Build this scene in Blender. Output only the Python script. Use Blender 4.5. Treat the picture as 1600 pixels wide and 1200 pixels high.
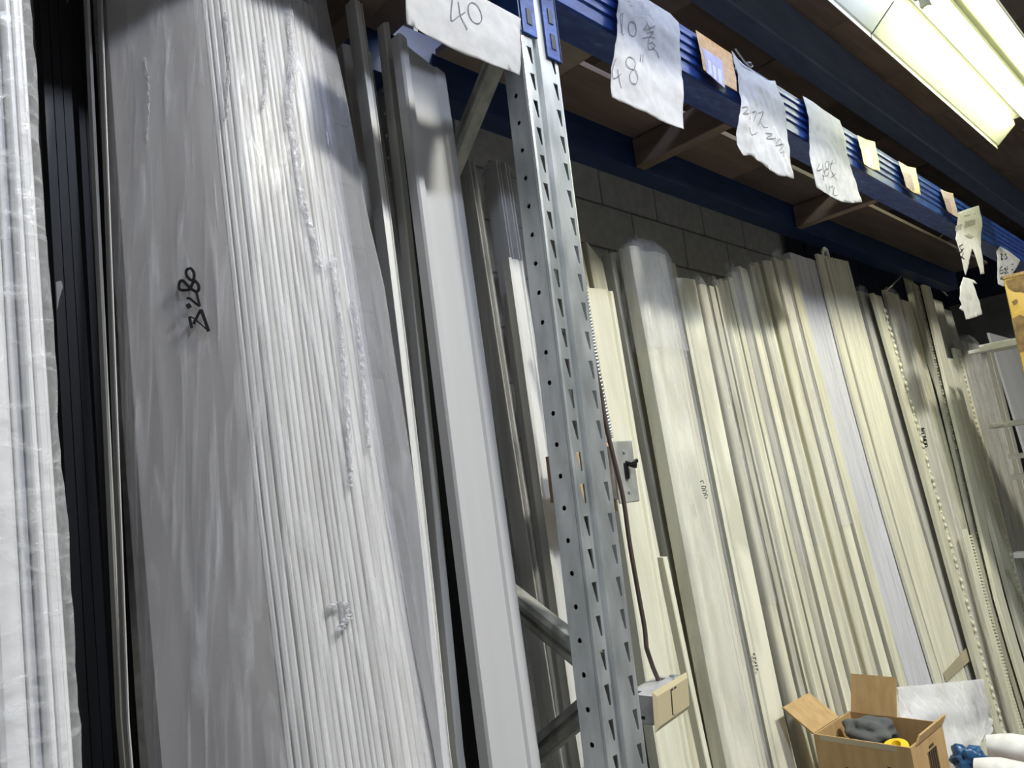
import bpy, bmesh, math, random
from mathutils import Vector, Matrix, noise, geometry

for o in list(bpy.data.objects):
    bpy.data.objects.remove(o)
SC = bpy.context.scene
COL = SC.collection
random.seed(7)

# ------------------------------------------------------------------ camera
FPX, YAW, PITCH, ROLL, EYE = 1172.9, 0.76983, 0.15939, -0.10856, 1.6
_F = Vector((math.sin(YAW)*math.cos(PITCH), math.cos(YAW)*math.cos(PITCH), math.sin(PITCH)))
_R0 = Vector((math.cos(YAW), -math.sin(YAW), 0)); _U0 = _R0.cross(_F)
_R = _R0*math.cos(ROLL) + _U0*math.sin(ROLL)
_U = -_R0*math.sin(ROLL) + _U0*math.cos(ROLL)
CAM = Vector((0, 0, EYE))
cam = bpy.data.cameras.new('camera'); camo = bpy.data.objects.new('camera', cam); COL.objects.link(camo)
cam.sensor_fit = 'HORIZONTAL'; cam.sensor_width = 36.0; cam.lens = 36.0*FPX/1600.0
cam.clip_start = 0.02; cam.clip_end = 100
camo.matrix_world = Matrix(((_R.x, _U.x, -_F.x, CAM.x), (_R.y, _U.y, -_F.y, CAM.y), (_R.z, _U.z, -_F.z, CAM.z), (0, 0, 0, 1)))
SC.camera = camo

# ------------------------------------------------------------------ world, lights, exposure
w = bpy.data.worlds.new('world'); SC.world = w; w.use_nodes = True
w.node_tree.nodes['Background'].inputs[0].default_value = (0.55, 0.58, 0.65, 1)
w.node_tree.nodes['Background'].inputs[1].default_value = 0.03
SC.view_settings.view_transform = 'Standard'
SC.view_settings.look = 'None'
SC.view_settings.exposure = 0.0
SC.view_settings.gamma = 1.0
SC.view_settings.use_curve_mapping = False
SC.cycles.max_bounces = 8
SC.cycles.transparent_max_bounces = 16
SC.cycles.sample_clamp_indirect = 6.0
COOL_LAMP = (0.62, 0.71, 1.0)
GREEN_LAMP = (0.96, 1.0, 0.66)
LAMP_COOL, LAMP_GREEN = 26.0, 40.0          # strip lamps under the deck
BAY_COOL, BAY_GREEN = 170.0, 440.0          # high-bay lamps over the open aisle

# ------------------------------------------------------------------ helpers
def ray(x, y):
    return _F + _R*((x-800)/FPX) - _U*((y-600)/FPX)
def at(x, y, ax, v):
    d = ray(x, y); i = 'XYZ'.index(ax)
    return CAM + d*((v-CAM[i])/d[i])
def lean(x, y, y0, s):
    """point of the pixel on the plane Y = y0 + s (z - 2.2)"""
    d = ray(x, y)
    return CAM + d*((y0 + s*(EYE-2.2))/(d.y - s*d.z))

def tag(o, label=None, cat=None, group=None, kind=None):
    if label: o['label'] = label
    if cat: o['category'] = cat
    if group: o['group'] = group
    if kind: o['kind'] = kind
    return o
def empty(name, loc, label=None, cat=None, group=None):
    o = bpy.data.objects.new(name, None); COL.objects.link(o); o.location = loc
    o.empty_display_size = 0.1
    return tag(o, label, cat, group)
def put(name, me, mat, parent=None):
    o = bpy.data.objects.new(name, me); COL.objects.link(o)
    if mat is not None and not me.materials: me.materials.append(mat)
    if parent is not None:
        o.parent = parent
        m = Matrix.Translation(parent.location) if parent.type == 'EMPTY' else Matrix.Identity(4)   # meshes are written in world coordinates
        o.matrix_parent_inverse = m.inverted()
    return o
def smooth(me, ang=35):
    for p in me.polygons: p.use_smooth = True
    me.set_sharp_from_angle(angle=math.radians(ang))

class MB:
    def __init__(s): s.v = []; s.f = []
    def add(s, vs, fs):
        b = len(s.v); s.v += [tuple(p) for p in vs]; s.f += [tuple(i+b for i in f) for f in fs]
    def box(s, lo, hi):
        x0, y0, z0 = lo; x1, y1, z1 = hi
        s.add([(x0,y0,z0),(x1,y0,z0),(x1,y1,z0),(x0,y1,z0),(x0,y0,z1),(x1,y0,z1),(x1,y1,z1),(x0,y1,z1)],
              [(0,3,2,1),(4,5,6,7),(0,1,5,4),(1,2,6,5),(2,3,7,6),(3,0,4,7)])
    def obox(s, c, ax, ay, az):
        c = Vector(c); ax = Vector(ax); ay = Vector(ay); az = Vector(az)
        vs = [c+ax*i+ay*j+az*k for k in (-1,1) for (i,j) in ((-1,-1),(1,-1),(1,1),(-1,1))]
        s.add(vs, [(0,3,2,1),(4,5,6,7),(0,1,5,4),(1,2,6,5),(2,3,7,6),(3,0,4,7)])
    def rings(s, rings, close=True, caps=True):
        n = len(rings[0]); b = len(s.v)
        for r in rings: s.v += [tuple(p) for p in r]
        for i in range(len(rings)-1):
            for j in range(n if close else n-1):
                a = b+i*n+j; c = b+i*n+(j+1) % n
                s.f.append((a, c, c+n, a+n))
        if caps and close:
            s.f.append(tuple(b+j for j in reversed(range(n))))
            s.f.append(tuple(b+(len(rings)-1)*n+j for j in range(n)))
    def tube(s, pts, rad, n=8, caps=True):
        pts = [Vector(p) for p in pts]; rr = rad if isinstance(rad, (list, tuple)) else [rad]*len(pts)
        up = None; rs = []
        for i, p in enumerate(pts):
            t = (pts[min(i+1, len(pts)-1)] - pts[max(i-1, 0)]).normalized()
            if up is None: up = Vector((0,0,1)) if abs(t.z) < .9 else Vector((1,0,0))
            sd = t.cross(up).normalized(); up = sd.cross(t).normalized()
            rs.append([p + (sd*math.cos(a)+up*math.sin(a))*rr[i] for a in [2*math.pi*k/n for k in range(n)]])
        s.rings(rs, True, caps)
    def mesh(s, name):
        me = bpy.data.meshes.new(name); me.from_pydata(s.v, [], s.f); me.update()
        bm = bmesh.new(); bm.from_mesh(me); bmesh.ops.recalc_face_normals(bm, faces=bm.faces); bm.to_mesh(me); bm.free()
        return me
    def build(s, name, mat, parent=None, sm=None):
        me = s.mesh(name)
        if sm: smooth(me, sm)
        return put(name, me, mat, parent)

def solidify(o, t, off=0.0):
    m = o.modifiers.new('thickness', 'SOLIDIFY'); m.thickness = t; m.offset = off
    return o
def bevel(o, wd, seg=2):
    m = o.modifiers.new('bevel', 'BEVEL'); m.width = wd; m.segments = seg; m.limit_method = 'ANGLE'
    return o

# ------------------------------------------------------------------ materials
def mat(name, col, rough=0.5, metal=0.0, spec=0.5):
    m = bpy.data.materials.new(name); m.use_nodes = True
    b = m.node_tree.nodes['Principled BSDF']
    b.inputs['Base Color'].default_value = (*col, 1); b.inputs['Roughness'].default_value = rough
    b.inputs['Metallic'].default_value = metal; b.inputs['Specular IOR Level'].default_value = spec
    return m
def N(m, t, **k):
    n = m.node_tree.nodes.new(t)
    for a, v in k.items(): setattr(n, a, v)
    return n
def L(m, a, b): m.node_tree.links.new(a, b)
def noise_mat(name, c1, c2, scale=(8,8,8), detail=5, rough=0.5, metal=0.0, lo=.35, hi=.65, bump=0.0, rrange=None, c3=None, spec=0.5, dist=0.0):
    m = mat(name, c1, rough, metal, spec); b = m.node_tree.nodes['Principled BSDF']
    tc = N(m, 'ShaderNodeTexCoord'); mp = N(m, 'ShaderNodeMapping'); mp.inputs['Scale'].default_value = scale
    nz = N(m, 'ShaderNodeTexNoise'); nz.inputs['Scale'].default_value = 1.0; nz.inputs['Detail'].default_value = detail
    nz.inputs['Distortion'].default_value = dist
    cr = N(m, 'ShaderNodeValToRGB'); cr.color_ramp.elements[0].position = lo; cr.color_ramp.elements[1].position = hi
    cr.color_ramp.elements[0].color = (*c1, 1); cr.color_ramp.elements[1].color = (*c2, 1)
    if c3:
        e = cr.color_ramp.elements.new(min(.99, hi+.12)); e.color = (*c3, 1)
    oi = N(m, 'ShaderNodeObjectInfo'); add = N(m, 'ShaderNodeVectorMath', operation='MULTIPLY_ADD')
    add.inputs[1].default_value = (1,1,1)
    mulv = N(m, 'ShaderNodeVectorMath', operation='SCALE'); mulv.inputs[0].default_value = (13, 7, 5)
    L(m, oi.outputs['Random'], mulv.inputs['Scale'])
    L(m, tc.outputs['Object'], mp.inputs['Vector']); L(m, mp.outputs[0], add.inputs[0]); L(m, mulv.outputs[0], add.inputs[2])
    L(m, add.outputs[0], nz.inputs['Vector']); L(m, nz.outputs['Fac'], cr.inputs['Fac']); L(m, cr.outputs['Color'], b.inputs['Base Color'])
    if rrange:
        mr = N(m, 'ShaderNodeMapRange'); mr.inputs['To Min'].default_value = rrange[0]; mr.inputs['To Max'].default_value = rrange[1]
        L(m, nz.outputs['Fac'], mr.inputs['Value']); L(m, mr.outputs[0], b.inputs['Roughness'])
    if bump:
        bp = N(m, 'ShaderNodeBump'); bp.inputs['Strength'].default_value = bump; bp.inputs['Distance'].default_value = 0.003
        L(m, nz.outputs['Fac'], bp.inputs['Height']); L(m, bp.outputs[0], b.inputs['Normal'])
    return m

M = {}
M['white'] = noise_mat('primed_white', (.66,.655,.63), (.80,.795,.775), (30, 30, 1.2), 6, .42, bump=.05)
M['white2'] = noise_mat('primed_white_dusty', (.56,.55,.51), (.76,.755,.725), (45, 45, 1.6), 7, .5, bump=.08)
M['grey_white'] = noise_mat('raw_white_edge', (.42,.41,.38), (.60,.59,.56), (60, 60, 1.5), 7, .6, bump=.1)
M['cream_white'] = noise_mat('cream_primer', (.70,.68,.53), (.85,.83,.665), (30, 30, 1.2), 6, .42, bump=.05)
M['cream_white2'] = noise_mat('cream_primer_dusty', (.58,.56,.42), (.79,.77,.60), (45, 45, 1.6), 7, .5, bump=.08)
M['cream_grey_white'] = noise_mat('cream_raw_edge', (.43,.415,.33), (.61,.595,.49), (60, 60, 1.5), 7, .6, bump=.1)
M['cream_cloudy'] = noise_mat('cream_foam_sheet', (.65,.635,.50), (.87,.855,.69), (14, 14, 3.2), 6, .5, lo=.42, hi=.62, dist=.5)
M['satin_grey'] = noise_mat('satin_grey_white', (.54,.54,.55), (.60,.60,.61), (12, 12, .6), 4, .30)
M['shaded_white'] = noise_mat('shade_toned_white', (.38,.36,.34), (.52,.50,.475), (18, 18, 2.2), 6, .5, lo=.3, hi=.7)  # white with shade mixed into its colour, for boards on the bundle's left
M['satin'] = noise_mat('satin_white', (.74,.74,.74), (.82,.82,.82), (12, 12, .6), 4, .30)
M['lavender'] = noise_mat('cool_white_edges', (.60,.60,.63), (.72,.72,.76), (60, 60, 1.5), 6, .5)
M['cloudy'] = noise_mat('foam_sheet', (.62,.62,.58), (.84,.84,.80), (14, 14, 3.2), 6, .5, lo=.42, hi=.62, dist=.5)
M['navy_panel'] = noise_mat('dark_navy_sheet', (.008,.012,.028), (.014,.02,.045), (5,5,2), 4, .5)
M['gap_black'] = noise_mat('gap_shade_black', (.0035,.0035,.005), (.007,.007,.010), (20,20,1), 4, .5)  # near-black standing in for shade in the gaps between boards
M['galv'] = noise_mat('galvanised_steel', (.42,.45,.46), (.64,.67,.68), (30,30,9), 7, .36, .6, rrange=(.25,.5))
M['galv_old'] = noise_mat('worn_galvanised_steel', (.34,.35,.32), (.58,.59,.54), (35,35,14), 8, .5, .2, rrange=(.4,.65))
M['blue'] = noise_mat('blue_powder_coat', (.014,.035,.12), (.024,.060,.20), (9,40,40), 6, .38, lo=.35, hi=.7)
M['blue_worn'] = noise_mat('scuffed_blue_paint', (.014,.045,.24), (.03,.10,.40), (22,60,60), 8, .42, lo=.4, hi=.66, c3=(.20,.30,.50))
M['blue_dull'] = noise_mat('dull_blue_paint', (.075,.105,.19), (.11,.145,.25), (5,25,25), 6, .55)
M['ply'] = noise_mat('plywood', (.17,.125,.10), (.27,.20,.165), (3,22,22), 6, .75, lo=.3, hi=.7)
M['ply2'] = noise_mat('pale_plywood', (.30,.245,.20), (.42,.35,.29), (3,22,22), 6, .75, lo=.3, hi=.7)
M['ply3'] = noise_mat('dark_plywood', (.09,.07,.062), (.15,.115,.10), (3,22,22), 6, .75, lo=.3, hi=.7)
M['joist'] = noise_mat('joist_wood', (.16,.115,.09), (.25,.185,.145), (20,3,30), 6, .75, lo=.3, hi=.7)
M['block'] = noise_mat('painted_block', (.46,.46,.45), (.56,.56,.55), (25,25,25), 8, .85, bump=.35)
M['mortar'] = noise_mat('mortar', (.17,.17,.17), (.23,.23,.23), (40,40,40), 6, .9, bump=.3)
M['concrete'] = noise_mat('concrete', (.12,.118,.112), (.18,.175,.165), (3,3,3), 8, .8)
M['plaster'] = noise_mat('plaster', (.20,.20,.20), (.26,.26,.26), (5,5,5), 5, .8)
M['navy'] = noise_mat('navy_paint', (.012,.02,.05), (.02,.032,.075), (5,5,5), 5, .6)
M['paper'] = noise_mat('paper', (.46,.46,.475), (.54,.54,.55), (40,40,40), 4, .7, bump=.2)
M['ink'] = mat('ink', (.012,.012,.016), .7, 0, .15)
M['pencil'] = mat('pencil', (.13,.13,.15), .6)
M['orange_card'] = noise_mat('orange_print', (.55,.27,.07), (.72,.42,.14), (90,90,90), 4, .45)
M['pale_card'] = noise_mat('cream_print', (.70,.56,.33), (.82,.72,.50), (90,90,90), 4, .45)
M['mauve_card'] = noise_mat('mauve_print', (.44,.35,.38), (.58,.47,.48), (90,90,90), 4, .45)
M['lilac'] = noise_mat('lilac_print', (.40,.38,.62), (.56,.54,.76), (60,60,60), 4, .45)
M['print_white'] = mat('print_white', (.80,.80,.84), .45)
M['print_grey'] = noise_mat('print_grey', (.16,.16,.15), (.42,.42,.40), (160,160,160), 3, .6)
M['print_wine'] = noise_mat('print_wine', (.22,.12,.16), (.48,.36,.40), (160,160,160), 3, .5)
M['enamel'] = mat('white_enamel', (.50,.51,.42), .35)
M['carton'] = noise_mat('cardboard', (.43,.28,.12), (.52,.35,.16), (50,50,6), 4, .75)
M['carton_yellow'] = noise_mat('stained_yellow_card', (.62,.40,.08), (.72,.48,.12), (7,7,7), 5, .65, lo=.50, hi=.52, c3=(.75,.52,.15))
M['carton_edge'] = noise_mat('cardboard_edge', (.33,.21,.09), (.45,.30,.14), (200,200,60), 3, .8)
M['black'] = mat('black_plastic', (.012,.012,.013), .35)
M['grey_cloth'] = noise_mat('grey_cloth', (.075,.08,.08), (.12,.125,.125), (30,30,30), 6, .9)
M['yellow'] = mat('yellow_plastic', (.90,.62,.03), .4)
M['blue_bag'] = noise_mat('blue_film', (.010,.05,.13), (.03,.12,.27), (30,30,30), 5, .3)
M['roll'] = noise_mat('white_roll', (.74,.73,.68), (.86,.85,.81), (10,40,40), 5, .55)
M['almond'] = mat('almond_plastic', (.60,.52,.33), .35)
M['grey_box'] = noise_mat('cast_box', (.48,.48,.50), (.60,.60,.62), (40,40,40), 5, .45, .3)
M['cable'] = mat('brown_cable', (.085,.06,.05), .5)
M['pine'] = noise_mat('pine_strip', (.52,.34,.19), (.62,.43,.25), (60,60,4), 5, .65)
M['tape'] = mat('packing_tape', (.48,.42,.28), .25)

def film_mat(name, base=.08, edge=.5, haze=.10, sc=(60,60,3), bstr=.6, rough=.12, tint=(.97,.97,.98), spec=.55):
    m = bpy.data.materials.new(name); m.use_nodes = True; nt = m.node_tree
    nt.nodes.remove(nt.nodes['Principled BSDF']); out = nt.nodes['Material Output']
    tr = N(m, 'ShaderNodeBsdfTransparent'); tr.inputs[0].default_value = (*tint, 1)
    pr = N(m, 'ShaderNodeBsdfPrincipled'); pr.inputs['Base Color'].default_value = (.88,.88,.90,1)
    pr.inputs['Roughness'].default_value = rough; pr.inputs['Specular IOR Level'].default_value = spec
    tc = N(m, 'ShaderNodeTexCoord'); mp = N(m, 'ShaderNodeMapping'); mp.inputs['Scale'].default_value = sc
    nz = N(m, 'ShaderNodeTexNoise'); nz.inputs['Scale'].default_value = 1; nz.inputs['Detail'].default_value = 6; nz.inputs['Distortion'].default_value = 1.2
    L(m, tc.outputs['Object'], mp.inputs[0]); L(m, mp.outputs[0], nz.inputs['Vector'])
    bp = N(m, 'ShaderNodeBump'); bp.inputs['Strength'].default_value = bstr; bp.inputs['Distance'].default_value = .004
    L(m, nz.outputs['Fac'], bp.inputs['Height']); L(m, bp.outputs[0], pr.inputs['Normal'])
    lw = N(m, 'ShaderNodeLayerWeight'); lw.inputs[0].default_value = .25; L(m, bp.outputs[0], lw.inputs['Normal'])
    m1 = N(m, 'ShaderNodeMath', operation='MULTIPLY_ADD'); m1.inputs[1].default_value = edge; m1.inputs[2].default_value = base
    L(m, lw.outputs['Facing'], m1.inputs[0])
    mr = N(m, 'ShaderNodeMapRange'); mr.inputs['From Min'].default_value = .5; mr.inputs['From Max'].default_value = .75; mr.inputs['To Max'].default_value = haze
    L(m, nz.outputs['Fac'], mr.inputs['Value'])
    m2 = N(m, 'ShaderNodeMath', operation='ADD', use_clamp=True); L(m, m1.outputs[0], m2.inputs[0]); L(m, mr.outputs[0], m2.inputs[1])
    mx = N(m, 'ShaderNodeMixShader'); L(m, m2.outputs[0], mx.inputs[0]); L(m, tr.outputs[0], mx.inputs[1]); L(m, pr.outputs[0], mx.inputs[2])
    L(m, mx.outputs[0], out.inputs[0])
    return m
M['film'] = film_mat('clear_film', .07, .32, .22, (55,55,2.5), .7, .17)
M['bundle_film'] = film_mat('bundle_film', .05, .30, .30, (45,45,1.6), .9, .22, (.96,.96,.97), .40)
M['crinkle'] = film_mat('crinkled_film', .16, .4, .30, (120,120,90), .9, .06)
M['shrink'] = film_mat('stretch_wrap', .10, .35, .30, (22,22,55), .8, .08)
M['flap'] = film_mat('loose_film', .10, .35, .10, (30,30,4), .5, .08, (.90,.90,.93))
M['bag'] = film_mat('cloudy_bag', .38, .4, .30, (22,22,22), .8, .15)
def glow(name, col, s):
    m = bpy.data.materials.new(name); m.use_nodes = True; nt = m.node_tree
    nt.nodes.remove(nt.nodes['Principled BSDF']); e = N(m, 'ShaderNodeEmission')
    e.inputs[0].default_value = (*col, 1); e.inputs[1].default_value = s
    L(m, e.outputs[0], nt.nodes['Material Output'].inputs[0]); return m
M['tube_green'] = glow('tube_greenish', GREEN_LAMP, LAMP_GREEN)
M['tube_cool'] = glow('tube_cool', COOL_LAMP, LAMP_COOL)
M['bay_cool'] = glow('bay_cool', (.74, .82, 1.0), BAY_COOL)
M['bay_green'] = glow('bay_green', (1.0, .98, .88), BAY_GREEN)

# ------------------------------------------------------------------ the room
X0R, X1R, Y0R, Y1R, DECK, ROOF = -2.6, 7.0, -3.6, 1.9, 3.25, 5.6
b = MB(); b.box((X0R-.1, Y0R-.1, -.1), (X1R+.1, Y1R+.1, 0)); tag(b.build('floor', M['concrete']), kind='structure')
wb = MB(); wb.box((X0R, Y1R+.006, 0), (X1R, Y1R+.2, ROOF)); wall_back = tag(wb.build('wall_back', M['mortar']), kind='structure')
b = MB(); b.box((X0R, Y0R-.15, 0), (X1R, Y0R, ROOF)); tag(b.build('wall_front', M['plaster']), kind='structure')
b = MB(); b.box((X0R-.15, Y0R, 0), (X0R, Y1R, ROOF)); tag(b.build('wall_left', M['plaster']), kind='structure')
b = MB(); b.box((X1R, Y0R, 0), (X1R+.15, Y1R, 2.85)); wr = tag(b.build('wall_right', M['plaster']), kind='structure')
b = MB(); b.box((X1R-.004, Y0R, 2.85), (X1R+.15, Y1R, ROOF)); b.build('painted_band', M['navy'], wr)
# concrete blocks (0.406 x 0.203), mortar joints recessed behind them
bm_ = MB(); bm_.box((.005, 0, .005), (.4014, .02, .1982)); blk = bm_.mesh('block')
bmx = bmesh.new(); bmx.from_mesh(blk); bmesh.ops.bevel(bmx, geom=bmx.edges[:], offset=.003, segments=1, affect='EDGES'); bmx.to_mesh(blk); bmx.free()
blk.materials.append(M['block'])
zc = at(942, 319.5, 'Y', Y1R).z; xc = at(942, 319.5, 'Y', Y1R).x
r0 = -int(zc/.2032)
for r in range(-6, 4):
    z = zc + r*.2032
    if z+.2 > 3.45: continue
    for c in range(-4, 12):
        x = xc + c*.4064 + (0 if r % 2 == 0 else .2032)
        o = put('block', blk, None, wall_back); o.location = (x, Y1R-.0, z); o.matrix_parent_inverse = Matrix.Identity(4)

# mezzanine deck overhead: plywood panels on a slab
b = MB(); b.box((X0R, Y0R, ROOF), (X1R, Y1R, ROOF+.1)); roof = tag(b.build('ceiling', M['plaster']), kind='structure')
YD = .33
b = MB(); b.box((X0R, YD, DECK+.02), (X1R, Y1R, DECK+.12)); ceiling = tag(b.build('ceiling', M['ply3']), kind='structure')
pm = MB(); pm.box((0, 0, 0), (.596, .396, .016)); pmesh = pm.mesh('plywood_panel')
pms = {}
for k in ('ply', 'ply2', 'ply3'):
    q = pmesh.copy(); q.materials.clear(); q.materials.append(M[k]); pms[k] = q
rnd = random.Random(3)
for i in range(16):
    for j in range(5):
        k = rnd.choice(['ply', 'ply', 'ply3', 'ply2', 'ply'])
        o = put('plywood_panel', pms[k], None, ceiling); o.matrix_parent_inverse = Matrix.Identity(4)
        o.location = (X0R + i*.6 + .002, YD + j*.4 - .15*(i % 2)*(j > 0), DECK + rnd.uniform(-.004, .002))

# ------------------------------------------------------------------ rack: beams, upright, joists
YF = 0.80; ZB, ZT = 2.512, 2.647
def beam_profile(y0, zb, zt, dep, ribs=4):
    h = zt-zb; p = [(y0+dep, zb), (y0+.004, zb), (y0, zb+.004), (y0, zb+h*.18), (y0+.004, zb+h*.21)]
    for i in range(ribs):
        a = zb + h*(.24 + .7*i/ribs); d = h*.7/ribs
        p += [(y0+.004, a+d*.1), (y0, a+d*.25), (y0, a+d*.62), (y0+.005, a+d*.78)]
    p += [(y0+.003, zt-.004), (y0+.006, zt), (y0+dep, zt)]
    return p
def beam(name, x0, x1, y0, zb, zt, dep, m, label, ribs=4, flip=False, group=None):
    p = beam_profile(0, zb, zt, dep, ribs); b = MB()
    sg = -1 if flip else 1
    b.rings([[(x, y0+sg*y, z) for y, z in p] for x in (x0, x1)])
    o = empty(name, ((x0+x1)/2, y0, zb), label, 'beam', group)
    b.build('channel', m, o)
    return o
beam_r = beam('rack_beam', .985, 4.64, YF, ZB, ZT, .075, M['blue_worn'], 'ribbed blue rack beam with the row of hanging papers, right of the steel upright')
beam_l = beam('rack_beam', -2.0, .882, YF, ZB, ZT, .075, M['blue_worn'], 'blue rack beam left of the steel upright, behind the paper marked 40')
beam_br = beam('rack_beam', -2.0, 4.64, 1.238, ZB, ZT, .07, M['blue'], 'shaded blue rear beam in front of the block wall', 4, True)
# overhead beam, higher up
zo = 3.05; po = at(1250, 84, 'Z', zo); yo = po.y
zt2 = min(at(1250, 20, 'Y', yo).z, DECK); yo2 = at(1250, 118, 'Z', zo).y
b = MB(); b.rings([[(x, y, z) for y, z in ((yo, zo), (yo2, zo), (yo2, zt2), (yo-.0, zt2), (yo-.0, zo+.012), (yo-.006, zo+.006))] for x in (X0R, X1R)])
ob = empty('ceiling_girder', (2, yo, zo), 'wide dull blue girder under the plywood ceiling, between rack beam and lamp', 'girder'); b.build('web', M['blue_dull'], ob)

# connectors
def connector(parent, x0, x1, zb, zt):
    b = MB(); b.box((x0, YF-.006, zb), (x1, YF-.001, zt)); c = b.build('connector', M['blue_worn'], parent); bevel(c, .0015)
    b = MB()
    xm = (x0+x1)/2
    for k in range(4):
        z = zb+.02+k*.0508
        if z+.03 < zt: b.box((xm-.006, YF-.0075, z), (xm+.006, YF-.004, z+.03))
    b.build('hook_slot', M['black'], c)
connector(beam_l, .890, .926, 2.405, 2.70)
connector(beam_r, .947, .9845, 2.378, 2.70)
b = MB(); b.box((.9805, YF-.006, 2.378), (.9845, YF+.06, 2.70)); b.build('end_plate', M['blue'], beam_r)
b = MB(); b.box((.8825, YF-.006, 2.405), (.8855, YF+.06, 2.70)); b.build('end_plate', M['blue'], beam_l)

# perforated upright
PX = .887; PITCHH = .0508
up = empty('upright_frame', (PX+.045, YF+.2, 0), 'galvanised perforated steel upright standing between the two bays', 'rack upright')
def slot_strip(b, x0, x1, y, z0, z1, sx0, sx1, taper, zs, hgt):
    """strip in plane Y=y from x0..x1, with tapered holes"""
    z = z0; zl = zs - int((zs-z0)/PITCHH)*PITCHH
    k = 0; cur = z0
    while True:
        zh = zl + k*PITCHH
        if zh + hgt + .008 > z1: break
        a, c = zh-.004, zh+hgt+.004
        if a > cur: b.add([(x0,y,cur),(x1,y,cur),(x1,y,a),(x0,y,a)], [(0,1,2,3)])
        o = [(x0,y,a),(x1,y,a),(x1,y,c),(x0,y,c)]
        i = [(sx0+taper,y,zh),(sx1,y,zh),(sx1,y,zh+hgt),(sx0,y,zh+hgt)]
        b.add(o+i, [(0,1,5,4),(1,2,6,5),(2,3,7,6),(3,0,4,7)])
        cur = c; k += 1
    b.add([(x0,y,cur),(x1,y,cur),(x1,y,z1),(x0,y,z1)], [(0,1,2,3)])
def hole_strip(b, x, y0, y1, z0, z1, yc, zs, r):
    zl = zs - int((zs-z0-.02)/PITCHH)*PITCHH; cur = z0; k = 0
    while True:
        zh = zl + k*PITCHH
        if zh + .012 > z1: break
        a, c = zh-.012, zh+.012
        if a > cur: b.add([(x,y0,cur),(x,y1,cur),(x,y1,a),(x,y0,a)], [(0,1,2,3)])
        ym = (y0+y1)/2
        o = [(x,y1,zh),(x,y1,c),(x,ym,c),(x,y0,c),(x,y0,zh),(x,y0,a),(x,ym,a),(x,y1,a)]
        i = [(x, yc+r*math.cos(t), zh+r*math.sin(t)) for t in [k2*math.pi/4 for k2 in range(8)]]
        b.add(o+i, [(j, (j+1) % 8, 8+(j+1) % 8, 8+j) for j in range(8)])
        cur = c; k += 1
    b.add([(x,y0,cur),(x,y1,cur),(x,y1,z1),(x,y0,z1)], [(0,1,2,3)])
def vstrip(b, pts, z0, z1):
    n = len(pts)
    b.add([(x,y,z0) for x, y in pts]+[(x,y,z1) for x, y in pts], [(i,i+1,n+i+1,n+i) for i in range(n-1)])
def upright(parent, front_y, sgn, name):
    b = MB(); zA, zZ = .0, 3.05
    Y = lambda d: front_y + sgn*d
    z1s = at(838, 158, 'Y', YF).z - .031; z2s = at(868.5, 132, 'Y', YF).z - .031
    hole_strip(b, PX, Y(.047), Y(.004), zA, zZ, Y(.026), 2.298, .0042)
    vstrip(b, [(PX+.014, Y(.050)), (PX+.003, Y(.050)), (PX, Y(.047))], zA, zZ)
    vstrip(b, [(PX, Y(.004)), (PX+.002, Y(.001)), (PX+.006, Y(0))], zA, zZ)
    slot_strip(b, PX+.006, PX+.027, Y(0), zA, zZ, PX+.0115, PX+.0225, .0075, z1s, .031)
    vstrip(b, [(PX+.027, Y(0)), (PX+.030, Y(.002)), (PX+.033, Y(.010)), (PX+.037, Y(.011)), (PX+.040, Y(.003)), (PX+.043, Y(0)), (PX+.066, Y(0))], zA, zZ)
    slot_strip(b, PX+.066, PX+.087, Y(0), zA, zZ, PX+.0705, PX+.0815, .0075, z2s, .031)
    vstrip(b, [(PX+.087, Y(0)), (PX+.091, Y(.001)), (PX+.093, Y(.004)), (PX+.093, Y(.047)), (PX+.090, Y(.050)), (PX+.079, Y(.050))], zA, zZ)
    o = b.build(name, M['galv'], parent); solidify(o, .0022, 0)
    f = MB(); f.box((PX-.002, Y(.025)-.05, 0), (PX+.113, Y(.025)+.05, .006)); f.build('foot_plate', M['galv_old'], parent)
    return o
upright(up, YF, 1, 'post'); upright(up, 1.238, -1, 'post')
def brace(p, q, wv):
    b = MB(); p = Vector(p); q = Vector(q); t = (q-p).normalized(); n = Vector((1,0,0)); u = t.cross(n).normalized()*wv
    rs = []
    for c in (p, q):
        rs.append([c-u*.5+n*.016, c-u*.5-n*.010, c-u*.32-n*.016, c-u*.12-n*.016, c-u*.08-n*.008, c+u*.08-n*.008, c+u*.12-n*.016, c+u*.32-n*.016, c+u*.5-n*.010, c+u*.5+n*.016])
    b.rings(rs, True); o = b.build('brace', M['galv_old'], up)
XB = PX+.046
p1 = at(768, 108, 'X', XB); p2 = at(722, 222, 'X', XB); d = (p1-p2)
brace(p2 - d*.9, (XB, YF+.045, p2.z + d.z*((YF+.045)-p2.y)/d.y), .030)
brace((XB, 1.19, 1.53), (XB, YF+.045, 1.335), .040)
brace((XB, 1.19, 1.06), (XB, YF+.045, 1.285), .036)
b = MB(); b.box((XB-.012, YF+.045, .25), (XB+.012, 1.19, .285)); b.build('brace', M['galv_old'], up)

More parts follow.
